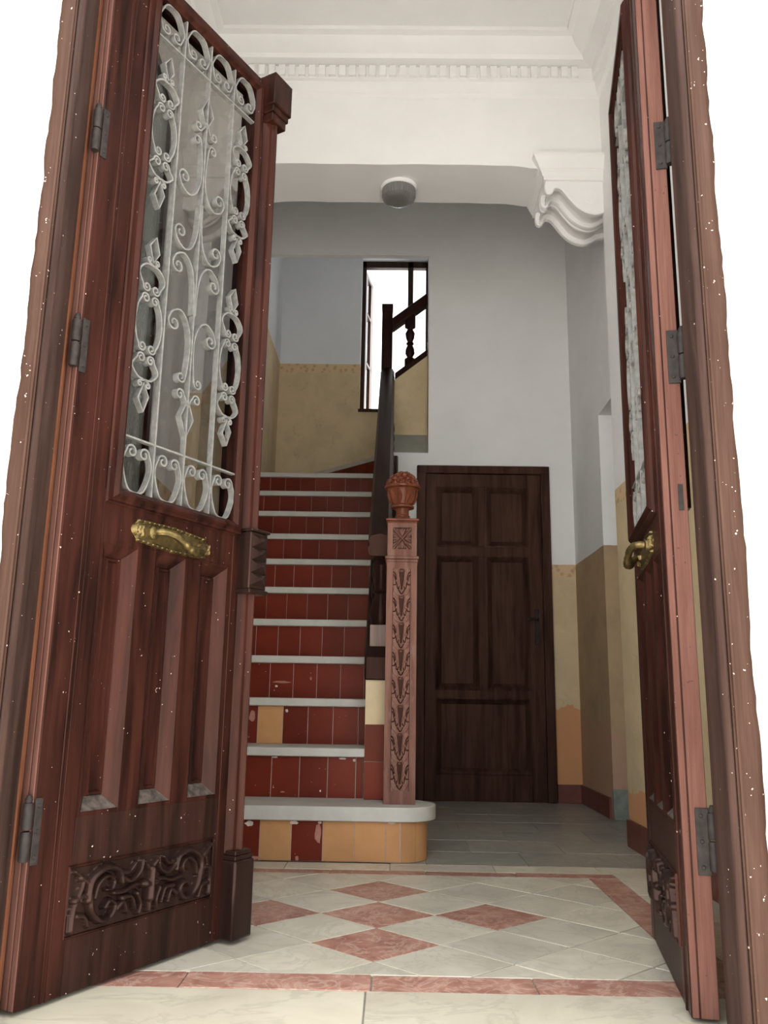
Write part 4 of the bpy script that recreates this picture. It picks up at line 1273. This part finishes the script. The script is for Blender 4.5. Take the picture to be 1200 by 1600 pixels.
# ------------------------------------------------------------------ corbels
def corbel(label, mirror):
    xw = XR if not mirror else XL
    root = empty('corbel', (0.82 if not mirror else -0.88, 3.60, 2.82), label, 'corbel', 'structure')
    def MX(x): return x if not mirror else (XR + XL) - x
    xe = XRB if not mirror else XR + 0.02
    # moulded impost slab
    rings = []
    for i, z in ((0.0, 3.108), (0.0, 3.094), (0.006, 3.088), (0.010, 3.076), (0.022, 3.058), (0.030, 3.042), (0.034, 3.040), (0.034, 3.032), (0.040, 3.026), (0.046, 3.010), (0.052, 3.004), (0.052, 2.990)):
        x0 = MX(0.636 + i); x1 = MX(xe); y0 = 3.548 + i * 0.9
        rings.append([(x0, y0, z), (x1, y0, z), (x1, 3.925, z), (x0, 3.925, z)])
    rings.append([(MX(0.640), 3.60, 2.985), (MX(xe), 3.60, 2.985), (MX(xe), 3.925, 2.985), (MX(0.640), 3.925, 2.985)][:0] or rings[-1])
    build('impost', MB().loft(rings[:-1]), 'plaster', root, smooth=25)
    # S-shaped console, ribs running along the curve
    low = catmull([(0.697, 2.990), (0.694, 2.955), (0.700, 2.930), (0.716, 2.921), (0.731, 2.929), (0.738, 2.946), (0.752, 2.957), (0.776, 2.945), (0.808, 2.900),
                   (0.845, 2.855), (0.885, 2.828), (0.930, 2.817), (0.970, 2.828), (1.0, 2.848)], 5)
    if not mirror:
        low = low + [(1.05, 2.858), (XRB + 0.002, 2.868)]
    def prof(off):
        out = []
        n = len(low)
        for i, p in enumerate(low):
            a = low[max(0, i - 1)]; b = low[min(n - 1, i + 1)]
            dx, dz = b[0] - a[0], b[1] - a[1]; l = math.hypot(dx, dz) or 1
            out.append((p[0] - dz / l * off, p[1] + dx / l * off))
        return out
    st_ = [(0.0, 0.004), (0.004, 0.0), (0.026, 0.0), (0.030, 0.004), (0.033, 0.022), (0.060, 0.026), (0.090, 0.026), (0.113, 0.020), (0.117, 0.003), (0.122, 0.0), (0.140, 0.0), (0.145, 0.004), (0.149, 0.012),
           (0.153, 0.004), (0.158, 0.0), (0.176, 0.0), (0.181, 0.003), (0.185, 0.020), (0.208, 0.026), (0.238, 0.026), (0.265, 0.022), (0.269, 0.004), (0.274, 0.0), (0.296, 0.0), (0.300, 0.004)]
    rings = []
    for dy, off in st_:
        p = prof(off)
        rings.append([(MX(x), 3.606 + dy, z) for x, z in p] + [(MX(p[-1][0]), 3.606 + dy, 2.992), (MX(p[0][0]), 3.606 + dy, 2.992)])
    con = build('console', MB().loft(rings), 'plaster', root, smooth=32)
    # shallow scroll on the front face
    sp = spiral(0.905, 2.905, 0.062, 190, -430, 40, 0.15)
    build('scroll_line', MB().tube([(MX(x), 3.607, z) for x, z in sp], 0.0018, 6), 'plaster', con)
    return root
corbel('white scrolled plaster corbel under the right end of the beam', False)
corbel('white scrolled plaster corbel glimpsed through the left door grille', True)

# ------------------------------------------------------------------ ceiling lamp under the beam
lc = (-0.001, 3.79, 3.066)
lamp = empty('ceiling_lamp', (lc[0], lc[1], lc[2]), 'round flush lamp of ribbed pressed glass under the white beam', 'lamp')
build('base', MB().lathe([(0.0, 0.006), (0.090, 0.006), (0.090, -0.010), (0.086, -0.014), (0.0, -0.014)], lc, 40), 'plaster', lamp)
gl = MB().lathe([(0.0, -0.014), (0.083, -0.014), (0.083, -0.055)], lc, 72)
rings = []
for r, z, am in ((0.083, -0.012, 0.0), (0.0835, -0.016, 0.012), (0.0835, -0.048, 0.012), (0.080, -0.058, 0.012), (0.070, -0.066, 0.03), (0.052, -0.072, 0.03), (0.040, -0.073, 0.0), (0.0, -0.074, 0)):
    rings.append([(lc[0] + r * (1 + am * (1 if i % 2 else -1)) * math.cos(2 * PI * i / 72), lc[1] + r * (1 + am * (1 if i % 2 else -1)) * math.sin(2 * PI * i / 72), lc[2] + z) for i in range(72)])
build('glass_shade', MB().loft(rings), 'lamp_glass', lamp, smooth=20)

# ------------------------------------------------------------------ landing window
win = empty('window_1', (0.06, YB + 0.1, WZ0), 'bright landing window with a dark wooden frame behind the handrail', 'window', 'structure')
wy0, wy1 = YB + 0.06, YB + 0.11
fw_ = 0.036
for x0, x1, z0, z1 in ((WX0, WX0 + 0.034, WZ0, WZ1), (WX1 - fw_, WX1, WZ0, WZ1), (WX0, WX1, WZ1 - 0.055, WZ1), (WX0, WX1, WZ0, WZ0 + 0.012)):
    build('frame', MB().box(x0, x1, wy0, wy1, z0, z1), 'win_frame', win, bev=0.002)
build('mullion', MB().box(0.086, 0.132, wy0, wy1, WZ0, WZ1), 'win_frame', win, bev=0.002)
build('sill', MB().box(WX0 - 0.01, WX1 + 0.01, YB - 0.015, wy0, WZ0 - 0.02, WZ0 + 0.004), 'win_frame', win, bev=0.003)
build('pane', MB().box(0.132, WX1 - fw_, wy0 + 0.02, wy0 + 0.024, WZ0 + 0.012, WZ1 - 0.055), 'clear', win)
# sash opened outwards, seen almost edge on
sa = bpy.data.objects.new('sash', None)
link(sa, win, Vector((WX0 + 0.032, wy1, WZ0)) - world_loc(win))
sa.rotation_euler = (0, 0, math.radians(80))
SW, SH = 0.30, WZ1 - WZ0 - 0.06
for x0, x1, z0, z1 in ((0, 0.06, 0.01, SH), (SW - 0.10, SW, 0.01, SH), (0.035, SW - 0.035, 0.01, 0.05), (0.035, SW - 0.035, SH - 0.04, SH), (0.035, SW - 0.035, 0.46, 0.485), (0.035, SW - 0.035, 0.90, 0.925)):
    build('sash_bar', MB().box(x0, x1, 0, 0.03, z0, z1), 'win_frame', sa, local=True, bev=0.002)
build('sash_pane', MB().box(0.03, SW - 0.03, 0.012, 0.016, 0.03, SH - 0.03), 'clear', sa, local=True)
